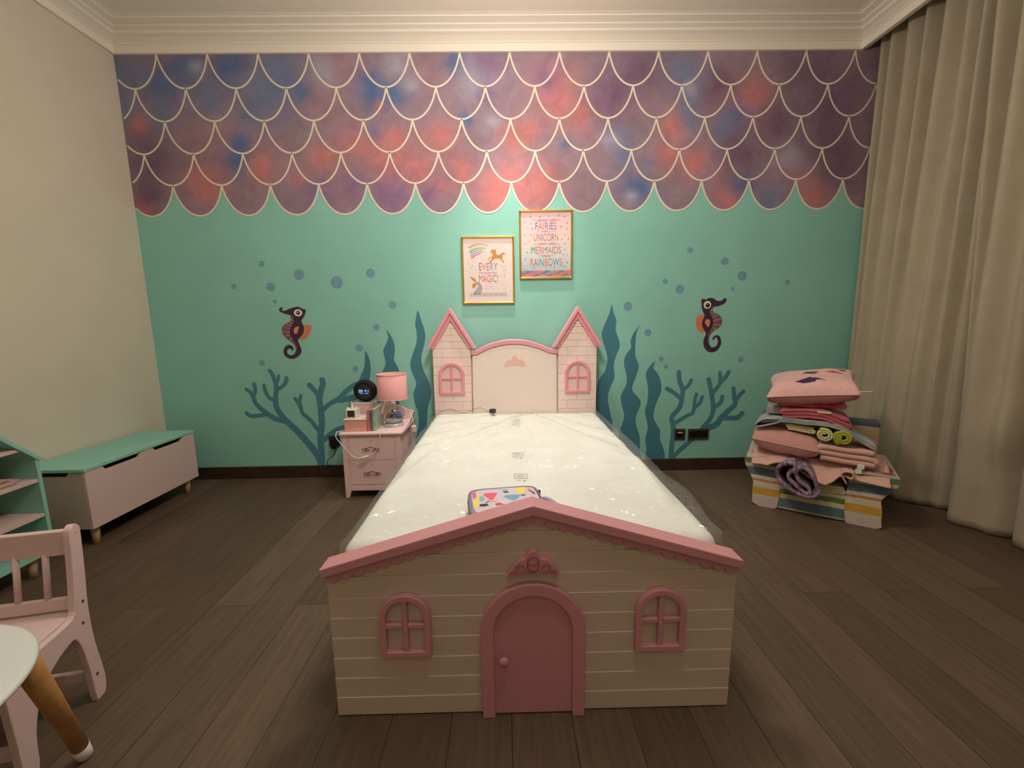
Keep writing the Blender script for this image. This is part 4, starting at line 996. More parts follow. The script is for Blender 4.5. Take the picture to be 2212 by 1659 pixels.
while cnt < 170:
    px, py = rnd.uniform(325, 920), rnd.uniform(650, 1385)
    if 440 < px < 800 and 900 < py < 1245: continue
    if px < 620 and py < 640 + (620 - px) * 1.0: continue
    if 610 < px < 890 and 710 < py < 940: continue
    if px < 540 and py > 1130: continue
    a = PXs(px, py); mb.mi = rnd.choice([8, 9, 9, 11, 1]); mb.flat(circle(a[0], a[1], rnd.uniform(.0012, .0026), 6), -.0103); cnt += 1
pr_ = mb.build('print', PM, pc)
def word(s, cx, zt, hpx, mats, PXf, parent, wpx, name='lettering'):
    x, z = PXf(cx, zt + hpx)
    h = (Z1 - Z0) / 1075 * hpx
    o = text(s, name, h / .70, x, z, -.0112, parent, mats, sx=1, bold=.0006)
    bpy.context.view_layer.update()
    o.scale = ((wpx / 830 * .398) / max(.001, o.dimensions.x), 1, 1)
    return o
word('EVERY', 622, 925, 120, ['i_purple', 'i_gold', 'i_pink', 'i_sky', 'i_gold'], PXs, pc, 300)
word('MAGIC!', 630, 1115, 118, ['i_gold', 'i_pink', 'i_coral', 'i_coral', 'i_lilac', 'i_purple'], PXs, pc, 305)
o = text('little thing she does is', 'script_lettering', .017, *PXs(622, 1095), -.0112, pc, ['i_purple'], shear=.35); o.scale = (.95, 1, 1)
# upper print
X0, X1, Z0, Z1 = .116, .518, 1.550, 2.050
pc2 = picture(X0, X1, Z0, Z1, 'upper gold-framed pink print with fairies, unicorn, mermaids and rainbows wording', 'print_white')
PXs2 = lambda px, py: (X0 + (px - 1115) / 835 * (X1 - X0), Z1 - (py - 100) / 1100 * (Z1 - Z0))
def grad_print():
    m = bpy.data.materials.new('ombre_print'); m.use_nodes = True
    nt = m.node_tree; b = nt.nodes['Principled BSDF']; b.inputs['Roughness'].default_value = .55
    tc = nt.nodes.new('ShaderNodeTexCoord'); sp = nt.nodes.new('ShaderNodeSeparateXYZ'); nt.links.new(tc.outputs['Object'], sp.inputs[0])
    mr = nt.nodes.new('ShaderNodeMapRange'); mr.inputs['From Min'].default_value = -.24; mr.inputs['From Max'].default_value = .24
    nt.links.new(sp.outputs['Z'], mr.inputs['Value'])
    r = nt.nodes.new('ShaderNodeValToRGB'); e = r.color_ramp.elements
    e[0].position = .05; e[0].color = lin((176, 196, 204)) + (1,); e[1].position = .9; e[1].color = lin((238, 200, 204)) + (1,)
    q = e.new(.35); q.color = lin((214, 216, 212)) + (1,); q = e.new(.6); q.color = lin((234, 212, 208)) + (1,)
    nt.links.new(mr.outputs[0], r.inputs[0]); nt.links.new(r.outputs[0], b.inputs['Base Color']); MATS['ombre_print'] = m
grad_print()
mb = MB(); mb.box(X0 + .014, X1 - .014, -.010, -.004, Z0 + .014, Z1 - .014)
PM2 = ['ombre_print', 'i_star', 'i_gold', 'i_teal', 'i_purple', 'i_coral', 'i_blue', 'i_pink', 'i_lilac']
def star(cx, cz, r, mi):
    mb.mi = mi; mb.flat([(cx + (r if k % 2 == 0 else r * .45) * math.sin(PI * k / 5), cz + (r if k % 2 == 0 else r * .45) * math.cos(PI * k / 5)) for k in range(10)], -.0103)
for i, (px, py) in enumerate([(1190, 205), (1290, 205), (1440, 200), (1580, 195), (1730, 190), (1825, 205), (1210, 290), (1303, 312), (1865, 305), (1238, 388), (1325, 390), (1773, 360), (1865, 400), (1205, 488), (1300, 493), (1822, 492), (1885, 558), (1780, 563), (1277, 597), (1205, 635), (1830, 638), (1825, 730), (1233, 772), (1803, 808), (1867, 820), (1208, 880), (1868, 940), (1238, 980), (1340, 1022), (1190, 1038), (1540, 1025), (1667, 1015), (1823, 998)]):
    a = PXs2(px, py); star(a[0], a[1], .0075 if i % 3 else .0055, [1, 6, 2, 4, 8][i % 5] if i % 2 else 1)
rnd = random.Random(3)
pal5 = [5, 6, 4, 5, 7, 6, 8, 5, 3, 5]
for r in range(4):
    for k in range(21):
        px = 1150 + k * 38 + (19 if r % 2 else 0)
        if px > 1915: continue
        a = PXs2(px, 1082 + r * 24); mb.mi = pal5[(k // 2 + r) % 10]
        cz = max(a[1], Z0 + .0245)
        mb.flat(circle(a[0], cz, .0095, 12), -.0103 - (3 - r) * .0001)
mb.build('print', PM2, pc2)
Z0_, Z1_ = Z0, Z1
def word2(s, cx, zt, hpx, mats, wpx):
    x, z = PXs2(cx, zt + hpx); h = .5 / 1100 * hpx
    o = text(s, 'lettering', h / .70, x, z, -.0112, pc2, mats, bold=.0006)
    bpy.context.view_layer.update(); o.scale = ((wpx / 835 * .402) / max(.001, o.dimensions.x), 1, 1)
word2('FAIRiES', 1530, 290, 115, ['i_blue', 'i_gold', 'i_pink', 'i_purple', 'i_blue', 'i_blue', 'i_pink'], 330)
word2('UNICORN', 1533, 468, 115, ['i_gold', 'i_purple', 'i_blue', 'i_coral', 'i_coral', 'i_teal', 'i_gold'], 385)
word2('MERMAIDS', 1533, 675, 112, ['i_teal', 'i_gold', 'i_pink', 'i_purple', 'i_gold', 'i_blue', 'i_coral', 'i_fawn'], 470)
word2('RAINBOWS', 1533, 868, 120, ['i_pink', 'i_purple', 'i_gold', 'i_teal', 'i_pink', 'i_gold', 'i_teal', 'i_pink'], 500)
for s, px, py, sz in (('dance with', 1540, 275, .030), ('ride a', 1535, 450, .026), ('swim with', 1540, 650, .030), ('chase', 1530, 842, .028)):
    text(s, 'script_lettering', sz, *PXs2(px, py), -.0112, pc2, ['i_script'], shear=.35)
for py in (255, 435, 640, 820):
    for s in (-1, 1):
        w_ = {255: 215, 435: 140, 640: 200, 820: 110}[py]
        q = smooth_loop([PXs2(1540 + s * (w_ * .55), py + 12), PXs2(1540 + s * (w_ * .8), py - 6), PXs2(1540 + s * w_, py), PXs2(1540 + s * (w_ * .97), py + 22)], 5, False)
        mb = MB(); ribbon(mb, q, .0010, -.0112); mb.build('flourish', 'i_script', pc2)

# ------------------------------------------------------------------ nightstand
ns = thing('nightstand', (-.953, -.23, 0), 'pink two drawer nightstand left of the bed with curled metal pulls', 'nightstand')
nx0, nx1, ny0, ny1 = -1.160, -.752, -.440, -.020
mb = MB()
mb.box(nx0 + .003, nx1 - .003, ny0 + .004, ny1 - .002, .052, .460)
mb.build('body', 'stand_pink', ns, bevel=.002)
for sx in (nx0, nx1):
    s = 1 if sx == nx0 else -1
    for y0, y1 in ((ny0, ny0 + .03), (ny1 - .03, ny1)):
        MB().prism([(sx, .0), (sx + s * .026, .0), (sx + s * .040, .055), (sx + s * .040, .458), (sx, .458)], y0, y1).build('leg', 'stand_pink', ns, bevel=.002)
MB().box(nx0 + .041, nx1 - .041, ny0, ny0 + .01, .053, .090).build('apron', 'stand_pink', ns, bevel=.002)
for z0, z1 in ((.097, .274), (.279, .448)):
    d = MB().box(nx0 + .044, nx1 - .044, ny0 - .001, ny0 + .0035, z0, z1).build('drawer', 'stand_pink', ns, bevel=.002)
    zc = z0 + (z1 - z0) * .48; cx = -.958; yy = ny0 - .010
    mb = MB()
    mb.tube([(cx - .036 + .072 * k / 14, yy - .004 * math.sin(PI * k / 14), zc + .016 * math.sin(PI * k / 14)) for k in range(15)], .0028, 6)
    for s in (-1, 1):
        mb.tube([(cx + s * (.030 + .016 * (1 - math.cos(t)) * .9), yy, zc + .001 - .0075 * math.sin(t)) for t in [2 * PI * k / 16 for k in range(17)]], .0020, 6)
        mb.tube([(cx + s * .012, yy, zc - .004), (cx + s * .022, yy, zc - .007), (cx + s * .032, yy, zc - .002)], .0022, 6)
        mb.tube([(cx + s * .034, yy, zc + .001), (cx + s * .034, ny0, zc + .001)], .003, 6)
    mb.build('drawer_pull', 'brown_metal', d, base=BASE[ns])
    MB().prism(circle(cx, z1 - .028, .0038, 12), ny0 - .003, ny0 - .0012).build('screw_cap', mat('cap_pink', (176, 120, 116), .5), d, base=BASE[ns])
mb = MB()
tp = [(nx0 - .016 + .01, ny0 - .014), (nx1 + .016 - .02, ny0 - .014), (nx1 + .018, ny0 + .006), (nx1 + .018, ny1 + .014), (nx0 - .016, ny1 + .014), (nx0 - .016, ny0 - .004)]
mb.prism(tp, .4605, .478, plane='xy')
mb.build('top_board', 'stand_pink', ns, bevel=.004, seg=3)
mb = MB()
mb.prism(smooth_loop([(-1.174, .479), (-.736, .479)], 1) + [(-.736, .540), (-.80, .556), (-.86, .590), (-.953, .612), (-1.046, .590), (-1.11, .556), (-1.174, .540)], -.020, -.007)
for x0 in (-.748, -1.176):
    mb.prism([(-.0205, .479), (-.30, .479), (-.30, .486), (-.22, .492), (-.16, .508), (-.09, .530), (-.0205, .538)], x0, x0 + .012, plane='yz')
mb.build('gallery_rail', 'stand_pink', ns, bevel=.0025)

# lamp
lampo = thing('table_lamp', (-.842, -.235, .478), 'lamp with pink drum shade on a clear glass fishbowl base', 'lamp')
lx, ly = -.842, -.235
mb = MB(); mb.smooth = True
mb.lathe([(.108, 0), (.105, .0), (.1045, .186), (.1075, .186), (.108, 0)][::1], (lx, ly, .680), 48)
sh_ = mb.build('lamp_shade', 'shade_pink', lampo)
for z, r in ((.681, .1085), (.864, .108)):
    mb = MB(); mb.tube([(lx + r * math.cos(t), ly + r * math.sin(t), z) for t in [2 * PI * k / 48 for k in range(49)]], .0022, 6)
    mb.build('shade_rim', 'shade_trim', lampo)
mb = MB(); mb.smooth = True
gp = [(.020, .164), (.022, .158), (.040, .152), (.060, .138), (.076, .116), (.082, .090), (.080, .066), (.070, .044), (.060, .034), (.058, .026), (.060, .018), (.064, .012)]
mb.lathe(gp, (lx, ly, .478), 40)
mb.build('glass_bowl', 'clear_glass', lampo)
mb = MB(); mb.smooth = True
mb.lathe([(0, 0), (.066, 0), (.070, .004), (.070, .016), (.066, .022), (0, .024)], (lx, ly, .4785), 40)
mb.build('base_disc', mat('silver_base', (214, 214, 206), .25, metal=.35), lampo)
mb = MB(); mb.smooth = True
mb.lathe([(0, .150), (.010, .150), (.010, .120), (.004, .118), (0, .118)], (lx, ly, .478), 20)
mb.lathe([(0, .210), (.011, .210), (.011, .188), (.016, .186), (.016, .172), (.021, .170), (.021, .165), (0, .165)], (lx, ly, .478), 24)
mb.build('stem', 'white_plastic', lampo)
mb = MB(); mb.smooth = True
mb.mi = 3; mb.lathe([(0, .026), (.054, .026), (.062, .034), (.070, .046), (.050, .054), (0, .056)], (lx, ly, .478), 30)
mb.mi = 1
for dx, dy, r, h in ((-.036, .0, .022, .040), (-.022, .022, .018, .03), (.0, -.018, .016, .022)):
    mb.lathe([(0, .052), (r, .052), (r * .9, .052 + h * .5), (r * .35, .052 + h), (0, .052 + h)], (lx + dx, ly + dy, .478), 9)
mb.mi = 0
mb.tube([(lx + .010, ly, .548), (lx + .022, ly - .004, .556), (lx + .038, ly - .008, .560), (lx + .054, ly - .006, .554), (lx + .064, ly, .546)], [.003, .014, .020, .016, .004], 12)
mb.box(lx - .006, lx + .012, ly - .012, ly - .006, .556, .572)
mb.mi = 2; mb.lathe([(0, .095), (.014, .098), (.010, .112), (0, .116)], (lx - .004, ly, .478), 12)
mb.build('sea_scene', ['sea_blue', 'sea_rock', 'sea_green', 'sea_sand'], lampo)
mb = MB()
path = smooth_loop([(lx - .066, ly - .03, .484), (-.86, -.34, .482), (-.875, -.43, .483), (-.882, -.462, .470), (-.895, -.466, .400), (-.925, -.468, .345), (-.975, -.470, .318)], 7, False)
mb.tube(path, .0028, 8)
path = smooth_loop([(-1.028, -.470, .303), (-1.075, -.468, .315), (-1.125, -.466, .370), (-1.165, -.466, .420), (-1.190, -.460, .455), (-1.190, -.445, .485), (-1.178, -.42, .484), (-1.168, -.36, .482), (-1.15, -.24, .482)], 7, False)
mb.tube(path, .0028, 8)
mb.build('cable', 'white_plastic', lampo)
mb = MB(); mb.tube([(-.972, -.470, .319), (-.985, -.471, .314), (-1.018, -.471, .304), (-1.030, -.470, .302)], [.004, .0085, .0085, .004], 8)
mb.build('inline_switch', 'white_plastic', lampo)
mb = MB(); mb.tube([(-.868, -.345, .680), (-.880, -.347, .640)], .0012, 5)
mb.mi = 1; mb.prism([(-.874, .642), (-.884, .646), (-.905, .600), (-.903, .590), (-.889, .594)], -.349, -.348)
mb.build('paper_tag', ['white_plastic', mat('tag_pink', (226, 190, 186), .6)], lampo)

# speaker clock on a small box
ck_base = thing('pink_stationery_box', (-1.09, -.15, .478), 'pink lidded box with white top under the round speaker clock', 'box')
MB().box(-1.168, -1.010, -.165, -.068, .479, .630).build('box_body', 'stand_pink', ck_base, bevel=.003)
MB().box(-1.168, -1.008, -.167, -.066, .6305, .6375).build('box_lid', 'white_plastic', ck_base, bevel=.002)
ck = thing('speaker_clock', (-1.075, -.13, .638), 'round black fabric speaker clock showing 05 41 in blue digits', 'clock')
cxf = lambda p: Vector((-1.078 + p.x, -.118 + p.y, .724 + p.z))
mb = MB(cxf); mb.smooth = True
def sph(u, v):
    th = PI * v; ph = 2 * PI * u
    x, z, y = .090 * math.sin(th) * math.cos(ph), .085 * math.sin(th) * math.sin(ph), -.040 * math.cos(th)
    y = max(y, -.030); 
    return (x, y, max(z, -.0855))
mb.grid(sph, 48, 24, close_u=True)
mb.build('speaker_body', 'black_fabric', ck)
mb = MB(cxf)
mb.strip(circle(0, 0, .068, 40), circle(0, 0, .056, 40), -.036, -.028, closed=True)
mb.build('bezel', 'black_plastic', ck, bevel=.002)
mb = MB(cxf); mb.prism(circle(0, 0, .0565, 40), -.032, -.029)
mb.build('display', 'screen', ck)
SEG = {'0': 'abcdef', '5': 'acdfg', '4': 'bcfg', '1': 'bc'}
def digits(mb, s, x, z, w_, h, y, sp, t):
    for ch in s:
        if ch == ' ': x += sp * .6; continue
        for g in SEG[ch]:
            x0, x1 = x, x + w_; zm = z + h / 2
            r = {'a': (x0, x1, z + h - t, z + h), 'd': (x0, x1, z, z + t), 'g': (x0, x1, zm - t / 2, zm + t / 2), 'f': (x0, x0 + t, zm, z + h), 'b': (x1 - t, x1, zm, z + h), 'e': (x0, x0 + t, z, zm), 'c': (x1 - t, x1, z, zm)}[g]
            mb.box(r[0], r[1], y, y + .0008, r[2], r[3])
        x += sp
mb = MB(cxf); digits(mb, '05 41', -.039, -.009, .012, .021, -.0332, .0165, .003)
mb.box(-.030, -.014, -.0332, -.0324, -.019, -.016); mb.box(-.004, .004, -.0332, -.0324, -.019, -.016); mb.box(.010, .030, -.0332, -.0324, -.019, -.016)
mb.build('digits', 'digit', ck)

# rose glitter box and unicorn clock
rb = thing('glitter_box', (-1.068, -.35, .478), 'rose gold glitter box at the front left corner of the nightstand', 'box')
MB().box(-1.148, -.990, -.405, -.255, .479, .560).build('box_body', 'rose_box', rb, bevel=.002)
MB().box(-1.151, -.987, -.408, -.252, .5603, .567).build('box_lid', mat('lid_white', (240, 226, 214), .5), rb, bevel=.0015)
uc = thing('unicorn_clock', (-1.105, -.34, .567), 'small white cube clock with a unicorn horn on the rose gold box', 'clock')
MB().box(-1.144, -1.066, -.378, -.300, .5675, .632).build('clock_body', 'white_plastic', uc, bevel=.006, seg=3)
mb = MB(); mb.box(-1.130, -1.080, -.3795, -.3782, .577, .624); mb.build('lcd_screen', 'lcd', uc)
mb = MB(); digits(mb, '0541', -1.124, .590, .0075, .018, -.3800, .0105, .0014); mb.build('digits', mat('lcd_digit', (40, 38, 26), .6), uc)
mb = MB(); mb.smooth = True; mb.lathe([(.0095, 0), (.008, .014), (.0055, .034), (.003, .050), (0, .056)], (-1.103, -.352, .632), 14); mb.build('horn', 'white_plastic', uc)
for x in (-1.138, -1.078):
    mb = MB(); mb.smooth = True; mb.lathe([(.010, 0), (.008, .006), (0, .016)], (x + .004, -.350, .632), 10); mb.build('ear', 'white_plastic', uc)

# books
def book(x0, x1, y0, y1, h, m, label, lean=0):
    t = thing('book', ((x0 + x1) / 2, (y0 + y1) / 2, .478), label, 'book', 'books standing on the nightstand')
    mb = MB(); mb.mi = 0
    mb.box(x0, x0 + .0015, y0, y1, .479, .479 + h); mb.box(x1 - .0015, x1, y0, y1, .479, .479 + h); mb.box(x0 + .0015, x1 - .0015, y0, y0 + .0015, .479, .479 + h)
    mb.build('cover', m, t, bevel=.0006)
    MB().box(x0 + .0017, x1 - .0017, y0 + .0017, y1 - .003, .481, .476 + h).build('pages', 'paper', t)
book(-.986, -.978, -.405, -.235, .150, 'book_pink', 'thin pink book beside the glitter box, leftmost of the upright books')
book(-.9765, -.968, -.402, -.215, .150, 'book_pink', 'second thin pink book standing between the first and the grey one')
book(-.9655, -.951, -.400, -.205, .152, 'book_grey', 'dark grey-blue book standing between pink and sage books')
book(-.9495, -.930, -.398, -.190, .156, 'book_sage', 'pale sage green marbled book nearest the glass lamp')

# chargers and sockets
ch = thing('white_charger', (-.705, -.30, .36), 'white charger hanging on a cable at the right side of the nightstand', 'charger')
mb = MB(); mb.box(-.730, -.690, -.20, -.165, .405, .462); mb.build('charger_body', 'brick_plastic', ch, bevel=.010, seg=4)
mb = MB(); mb.tube(smooth_loop([(-.710, -.18, .462), (-.712, -.18, .49), (-.722, -.17, .530), (-.745, -.15, .560), (-.752, -.12, .545)], 6, False), .0026, 8)
mb.tube(smooth_loop([(-.712, -.183, .405), (-.71, -.18, .34), (-.714, -.17, .25)], 5, False), .0026, 8)
mb.build('cable', 'white_plastic', ch)
def socket(x0, x1, z0, z1, label, kind):
    t = thing('wall_socket', ((x0 + x1) / 2, 0, (z0 + z1) / 2), label, 'socket', 'dark wall sockets')
    mb = MB(); mb.box(x0, x1, -.010, -.002, z0, z1); mb.build('cover_plate', 'socket_frame', t, bevel=.002)
    mb = MB(); mb.box(x0 + .013, x1 - .013, -.0115, -.0102, z0 + .017, z1 - .017); f = mb.build('socket_face', 'black_plastic', t)
    if kind == 'switch':
        mb = MB(); mb.box(x0 + .024, x1 - .024, -.0135, -.0117, z1 - .034, z1 - .026); mb.build('light_bar', 'outline_paint', t)
socket(1.361, 1.449, .256, .348, 'single dark wall socket with a pale bar, right of the bed', 'switch')
socket(1.470, 1.640, .256, .346, 'wide double dark wall socket, rightmost on the teal wall', 'x')
socket(-1.434, -1.346, .255, .345, 'dark wall socket holding a black adaptor, left of the nightstand', 'x')
ad = thing('black_adaptor', (-1.38, -.03, .30), 'black charger plugged into the left wall socket with a dangling cable', 'charger')
MB().box(-1.408, -1.362, -.048, -.0118, .245, .325).build('adaptor_body', 'black_plastic', ad, bevel=.006, seg=3)
mb = MB(); mb.tube(smooth_loop([(-1.385, -.035, .247), (-1.383, -.035, .215), (-1.392, -.035, .190), (-1.43, -.035, .165), (-1.452, -.035, .130), (-1.445, -.035, .112), (-1.41, -.04, .106), (-1.36, -.05, .104), (-1.32, -.06, .100), (-1.26, -.07, .112), (-1.20, -.07, .130)], 6, False), .0028, 8)
mb.build('cable', 'black_plastic', ad)
# ------------------------------------------------------------------ toy chest
tc_ = thing('toy_chest', (-2.52, -.65, 0), 'long pink toy chest with mint green lid and wooden legs against left wall', 'chest')
cx0, cx1, cy0, cy1, cz0, cz1 = -2.700, -2.330, -1.070, -.240, .114, .448
def notch_panel(a, b, z0, z1, cuts):
    """outline with tapered hand slots cut from the top edge"""
    p = [(a, z0), (b, z0), (b, z1)]
    for (s, e) in sorted(cuts, reverse=True):
        p += [(e, z1), (e - .022 * (1 if e > s else -1), z1 - .026), (s + .022, z1 - .026), (s, z1)]
    return p + [(a, z1)]
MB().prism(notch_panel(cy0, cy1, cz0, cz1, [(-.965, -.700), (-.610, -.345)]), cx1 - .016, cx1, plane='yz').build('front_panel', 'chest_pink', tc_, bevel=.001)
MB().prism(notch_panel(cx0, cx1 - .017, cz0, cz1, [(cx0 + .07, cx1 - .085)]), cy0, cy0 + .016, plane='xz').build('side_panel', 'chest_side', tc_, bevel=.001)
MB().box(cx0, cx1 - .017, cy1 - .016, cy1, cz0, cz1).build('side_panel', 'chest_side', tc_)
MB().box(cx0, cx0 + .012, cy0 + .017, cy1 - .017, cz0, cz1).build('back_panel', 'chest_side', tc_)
MB().box(cx0 + .013, cx1 - .017, cy0 + .017, cy1 - .017, cz0, cz0 + .012).build('bottom_panel', 'dark_gap', tc_)
MB().box(cx0 - .006, cx1 + .004, cy0 - .006, cy1 + .006, cz1 + .0005, cz1 + .019).build('lid', 'mint', tc_, bevel=.002)
for x in (cx1 - .05, cx0 + .06):
    for y in (cy0 + .055, cy1 - .06):
        mb = MB(); mb.smooth = True; mb.lathe([(0, 0), (.015, 0), (.0235, .1138), (0, .1138)], (x, y, 0), 20); mb.build('leg', 'pale_wood', tc_)

# ------------------------------------------------------------------ house bookshelf
bs = thing('house_bookshelf', (-2.52, -1.7, 0), 'mint green house shaped bookshelf with pink shelves at the left edge', 'bookshelf')
sy0, sy1, sx0, sx1 = -2.18, -1.275, -2.700, -2.330
ym = (sy0 + sy1) / 2
for y in (sy1 - .018, sy0):
    MB().box(sx0, sx1, y, y + .018, .110, .612).build('side_panel', 'mint', bs, bevel=.002)
MB().box(sx0, sx0 + .012, sy0 + .019, sy1 - .019, .112, .612).build('back_panel', 'mint', bs)
MB().prism([(sy0 + .019, .6125), (sy1 - .019, .6125), (ym, .6125 + (sy1 - ym))], sx0, sx0 + .012, plane='yz').build('back_panel', 'mint', bs)
MB().box(sx0, sx1, sy0 + .0185, sy1 - .0185, .110, .132).build('bottom_board', 'mint', bs, bevel=.001)
for z in (.302, .482, .654):
    ins = max(0, z - .60)
    MB().box(sx0 + .013, sx1 - .004, sy0 + .019 + ins, sy1 - .019 - ins, z, z + .016).build('shelf', 'chest_pink', bs, bevel=.001)
MB().strip([(sy0 - .022, .588), (ym, .588 + (ym - sy0 + .022) * 1.0), (sy1 + .022, .588)], [(sy0 + .004, .588), (ym, .588 + (ym - sy0 - .004)), (sy1 - .004, .588)], sx0, sx1 + .006, plane='yz').build('roof', 'mint', bs, bevel=.002)
for x in (sx1 - .05, sx0 + .05):
    for y in (sy0 + .06, sy1 - .075):
        mb = MB(); mb.smooth = True; mb.lathe([(0, 0), (.015, 0), (.0225, .1098), (0, .1098)], (x, y, 0), 18); mb.build('leg', 'pale_wood', bs)
rnd = random.Random(4)
for k in range(7):
    a = rnd.uniform(-.06, .06); y0 = -1.815 + rnd.uniform(-.03, .03); z = .4985 + k * .0062
    xf = lambda p, a=a, y0=y0: Vector((-2.475 + p.x * math.cos(a) - p.y * math.sin(a), y0 + .28 + p.x * math.sin(a) + p.y * math.cos(a), p.z))
    mb = MB(xf); mb.box(-.12, .125, -.16, .16, z, z + .005)
    o = mb.build('magazine', mat('mag%d' % (k % 3), [(206, 168, 158), (190, 160, 150), (214, 186, 172)][k % 3], .5), None, base=(-2.475, y0 + .28, z))
    tag(o, ['pink booklet %s the pile on the mint bookshelf' % w_ for w_ in ('lowest in', 'second lowest in', 'third from bottom in', 'halfway up', 'third from top in', 'second from top in', 'uppermost on')][k], 'booklet', 'booklets stacked on the bookshelf')
MB()
nb = thing('storage_box', (-2.5, -1.72, .132), 'pale pink storage box on the bottom board of the mint bookshelf', 'box')
MB().box(-2.64, -2.36, -1.80, -1.62, .1325, .25).build('box_body', 'chest_pink', nb, bevel=.004)
MB().box(-2.645, -2.355, -1.805, -1.615, .2505, .258).build('box_lid', 'white_plastic', nb, bevel=.002)

# ------------------------------------------------------------------ child's chair
a_ = math.radians(12)
FD = Vector((math.sin(a_), -math.cos(a_), 0)); LD = Vector((-math.cos(a_), -math.sin(a_), 0))
CO = Vector((-1.397, -2.052, 0))
cxf2 = lambda p: CO + FD * p.x + LD * p.y + Vector((0, 0, p.z))
chair = thing('kids_chair', CO + FD * .12 + LD * .14, "small pink wooden child's chair with spindle back at the left foreground", 'chair')
CW = .344
side = [(-.018, .0), (.018, .0), (.026, .10), (.040, .205), (.058, .255), (.085, .262), (.150, .240), (.205, .195), (.238, .11), (.250, .0), (.292, .0), (.296, .12), (.300, .275), (.285, .324), (.10, .326), (.052, .336), (.038, .385), (.022, .50), (.014, .590), (.004, .612), (-.012, .618), (-.026, .608), (-.032, .585), (-.022, .45), (-.010, .33), (-.012, .20), (-.030, .06)]
def xprism(poly, y0, y1, name, m, **k):
    mb = MB(cxf2); mb.prism(poly, y0, y1, plane='xz'); return mb.build(name, m, chair, **k)
xprism(smooth_loop(side, 3), .0, .020, 'side_frame', 'chair_pink', bevel=.003)
xprism(smooth_loop(side, 3), CW - .02, CW, 'side_frame', 'chair_pink', bevel=.003)
xprism([(-.024, .520), (-.008, .516), (-.006, .598), (-.022, .602)], .0205, CW - .0205, 'top_rail', 'chair_pink', bevel=.003)
xprism([(.000, .340), (.018, .340), (.012, .378), (-.004, .378)], .0205, CW - .0205, 'lower_rail', 'chair_pink', bevel=.003)
for k in range(3):
    y = .094 + k * .078
    mb = MB(cxf2); mb.tube([(.004, y, .374), (-.015, y, .524)], .0085, 10); mb.build('spindle', 'chair_pink', chair)
xprism([(.000, .316), (.300, .313), (.306, .321), (.302, .331), (.000, .333)], .0205, CW - .0205, 'seat', 'chair_pink', bevel=.002)
xprism([(-.004, .070), (.014, .070), (.014, .105), (-.004, .105)], .0205, CW - .0205, 'stretcher', 'chair_pink', bevel=.002)
xprism([(.262, .070), (.280, .070), (.280, .105), (.262, .105)], .0205, CW - .0205, 'stretcher', 'chair_pink', bevel=.002)
for (x, z) in ((-.012, .592), (.010, .360), (.024, .292), (.004, .088)):
    mb = MB(cxf2); mb.prism(circle(x, z, .0045, 12), -.0018, .0004); mb.build('screw_head', 'brown_metal' if z < .5 else 'chair_pink', chair)

# ------------------------------------------------------------------ child's round table
tb = thing('kids_table', (-1.24, -2.66, 0), "white topped child's round table with wooden legs, cut off at lower left", 'table')
TX, TY, TZ = -1.240, -2.690, .550
mb = MB(); mb.smooth = True
mb.lathe([(0, 0), (.268, 0), (.276, .003), (.279, .009), (.276, .015), (.268, .018), (0, .018)], (TX, TY, TZ - .018), 72)
mb.build('table_top', 'table_top', tb)
for k, (fx, fy) in enumerate(((-1.250, -2.262), (-.86, -2.83), (-1.56, -2.95))):
    d = Vector((fx - TX, fy - TY, 0)).normalized()
    top_ = Vector((-1.130, -2.465, TZ - .02)) if k == 0 else Vector((TX, TY, TZ - .02)) + d * .20
    bot_ = Vector((fx, fy, .0))
    ax = (bot_ - top_)
    p1 = top_ + ax * .885
    mb = MB(); mb.tube([top_, p1], [.026, .0195], 20); lg = mb.build('leg', 'light_wood', tb)
    mb = MB(); mb.tube([p1 + ax * .001, top_ + ax * .975, top_ + ax * .985], [.0200, .0185, .016], 20); mb.build('leg_tip', 'white_plastic', lg, base=BASE[tb])
mb = MB(); mb.strip(circle(TX, TY, .20, 40), circle(TX, TY, .17, 40), TZ - .048, TZ - .0185, closed=True, plane='xy')
mb.build('apron', 'light_wood', tb)

# ------------------------------------------------------------------ striped foam armchair
SO = Vector((1.636, -.682, 0)); SU = Vector((.825, -.565, 0)); SV = Vector((.565, .825, 0))
sxf = lambda p: SO + SU * p.x + SV * p.y + Vector((0, 0, p.z))
SW, SD = .642, .46
sofa = thing('foam_armchair', SO + SU * .32 + SV * .2, "child's striped foam armchair buried under blankets, beside the curtain", 'armchair')
armL = [(.004, .006), (-.008, .05), (-.012, .10), (-.010, .155), (-.030, .205), (-.060, .262), (-.068, .300), (-.056, .326), (-.02, .336), (.10, .336), (.134, .325), (.136, .006)]
armR = [(.642, .004), (.650, .05), (.648, .12), (.640, .175), (.668, .22), (.706, .275), (.712, .312), (.690, .335), (.600, .342), (.500, .336), (.487, .325), (.486, .006)]
for p, nm in ((armL, 'l'), (armR, 'r')):
    mb = MB(sxf); mb.prism(smooth_loop(p, 3), 0, SD); mb.build('armrest', 'sofa_arm', sofa, bevel=.016, seg=4)
mb = MB(sxf); mb.box(.1365, .4855, .004, .33, .006, .172); mb.build('seat_base', 'sofa_mid', sofa, bevel=.008, seg=3)
mb = MB(sxf); mb.box(-.005, .648, .345, .462, .345, .567); mb.box(.137, .485, .335, .462, .01, .345); mb.build('backrest', 'sofa_back', sofa, bevel=.020, seg=4)

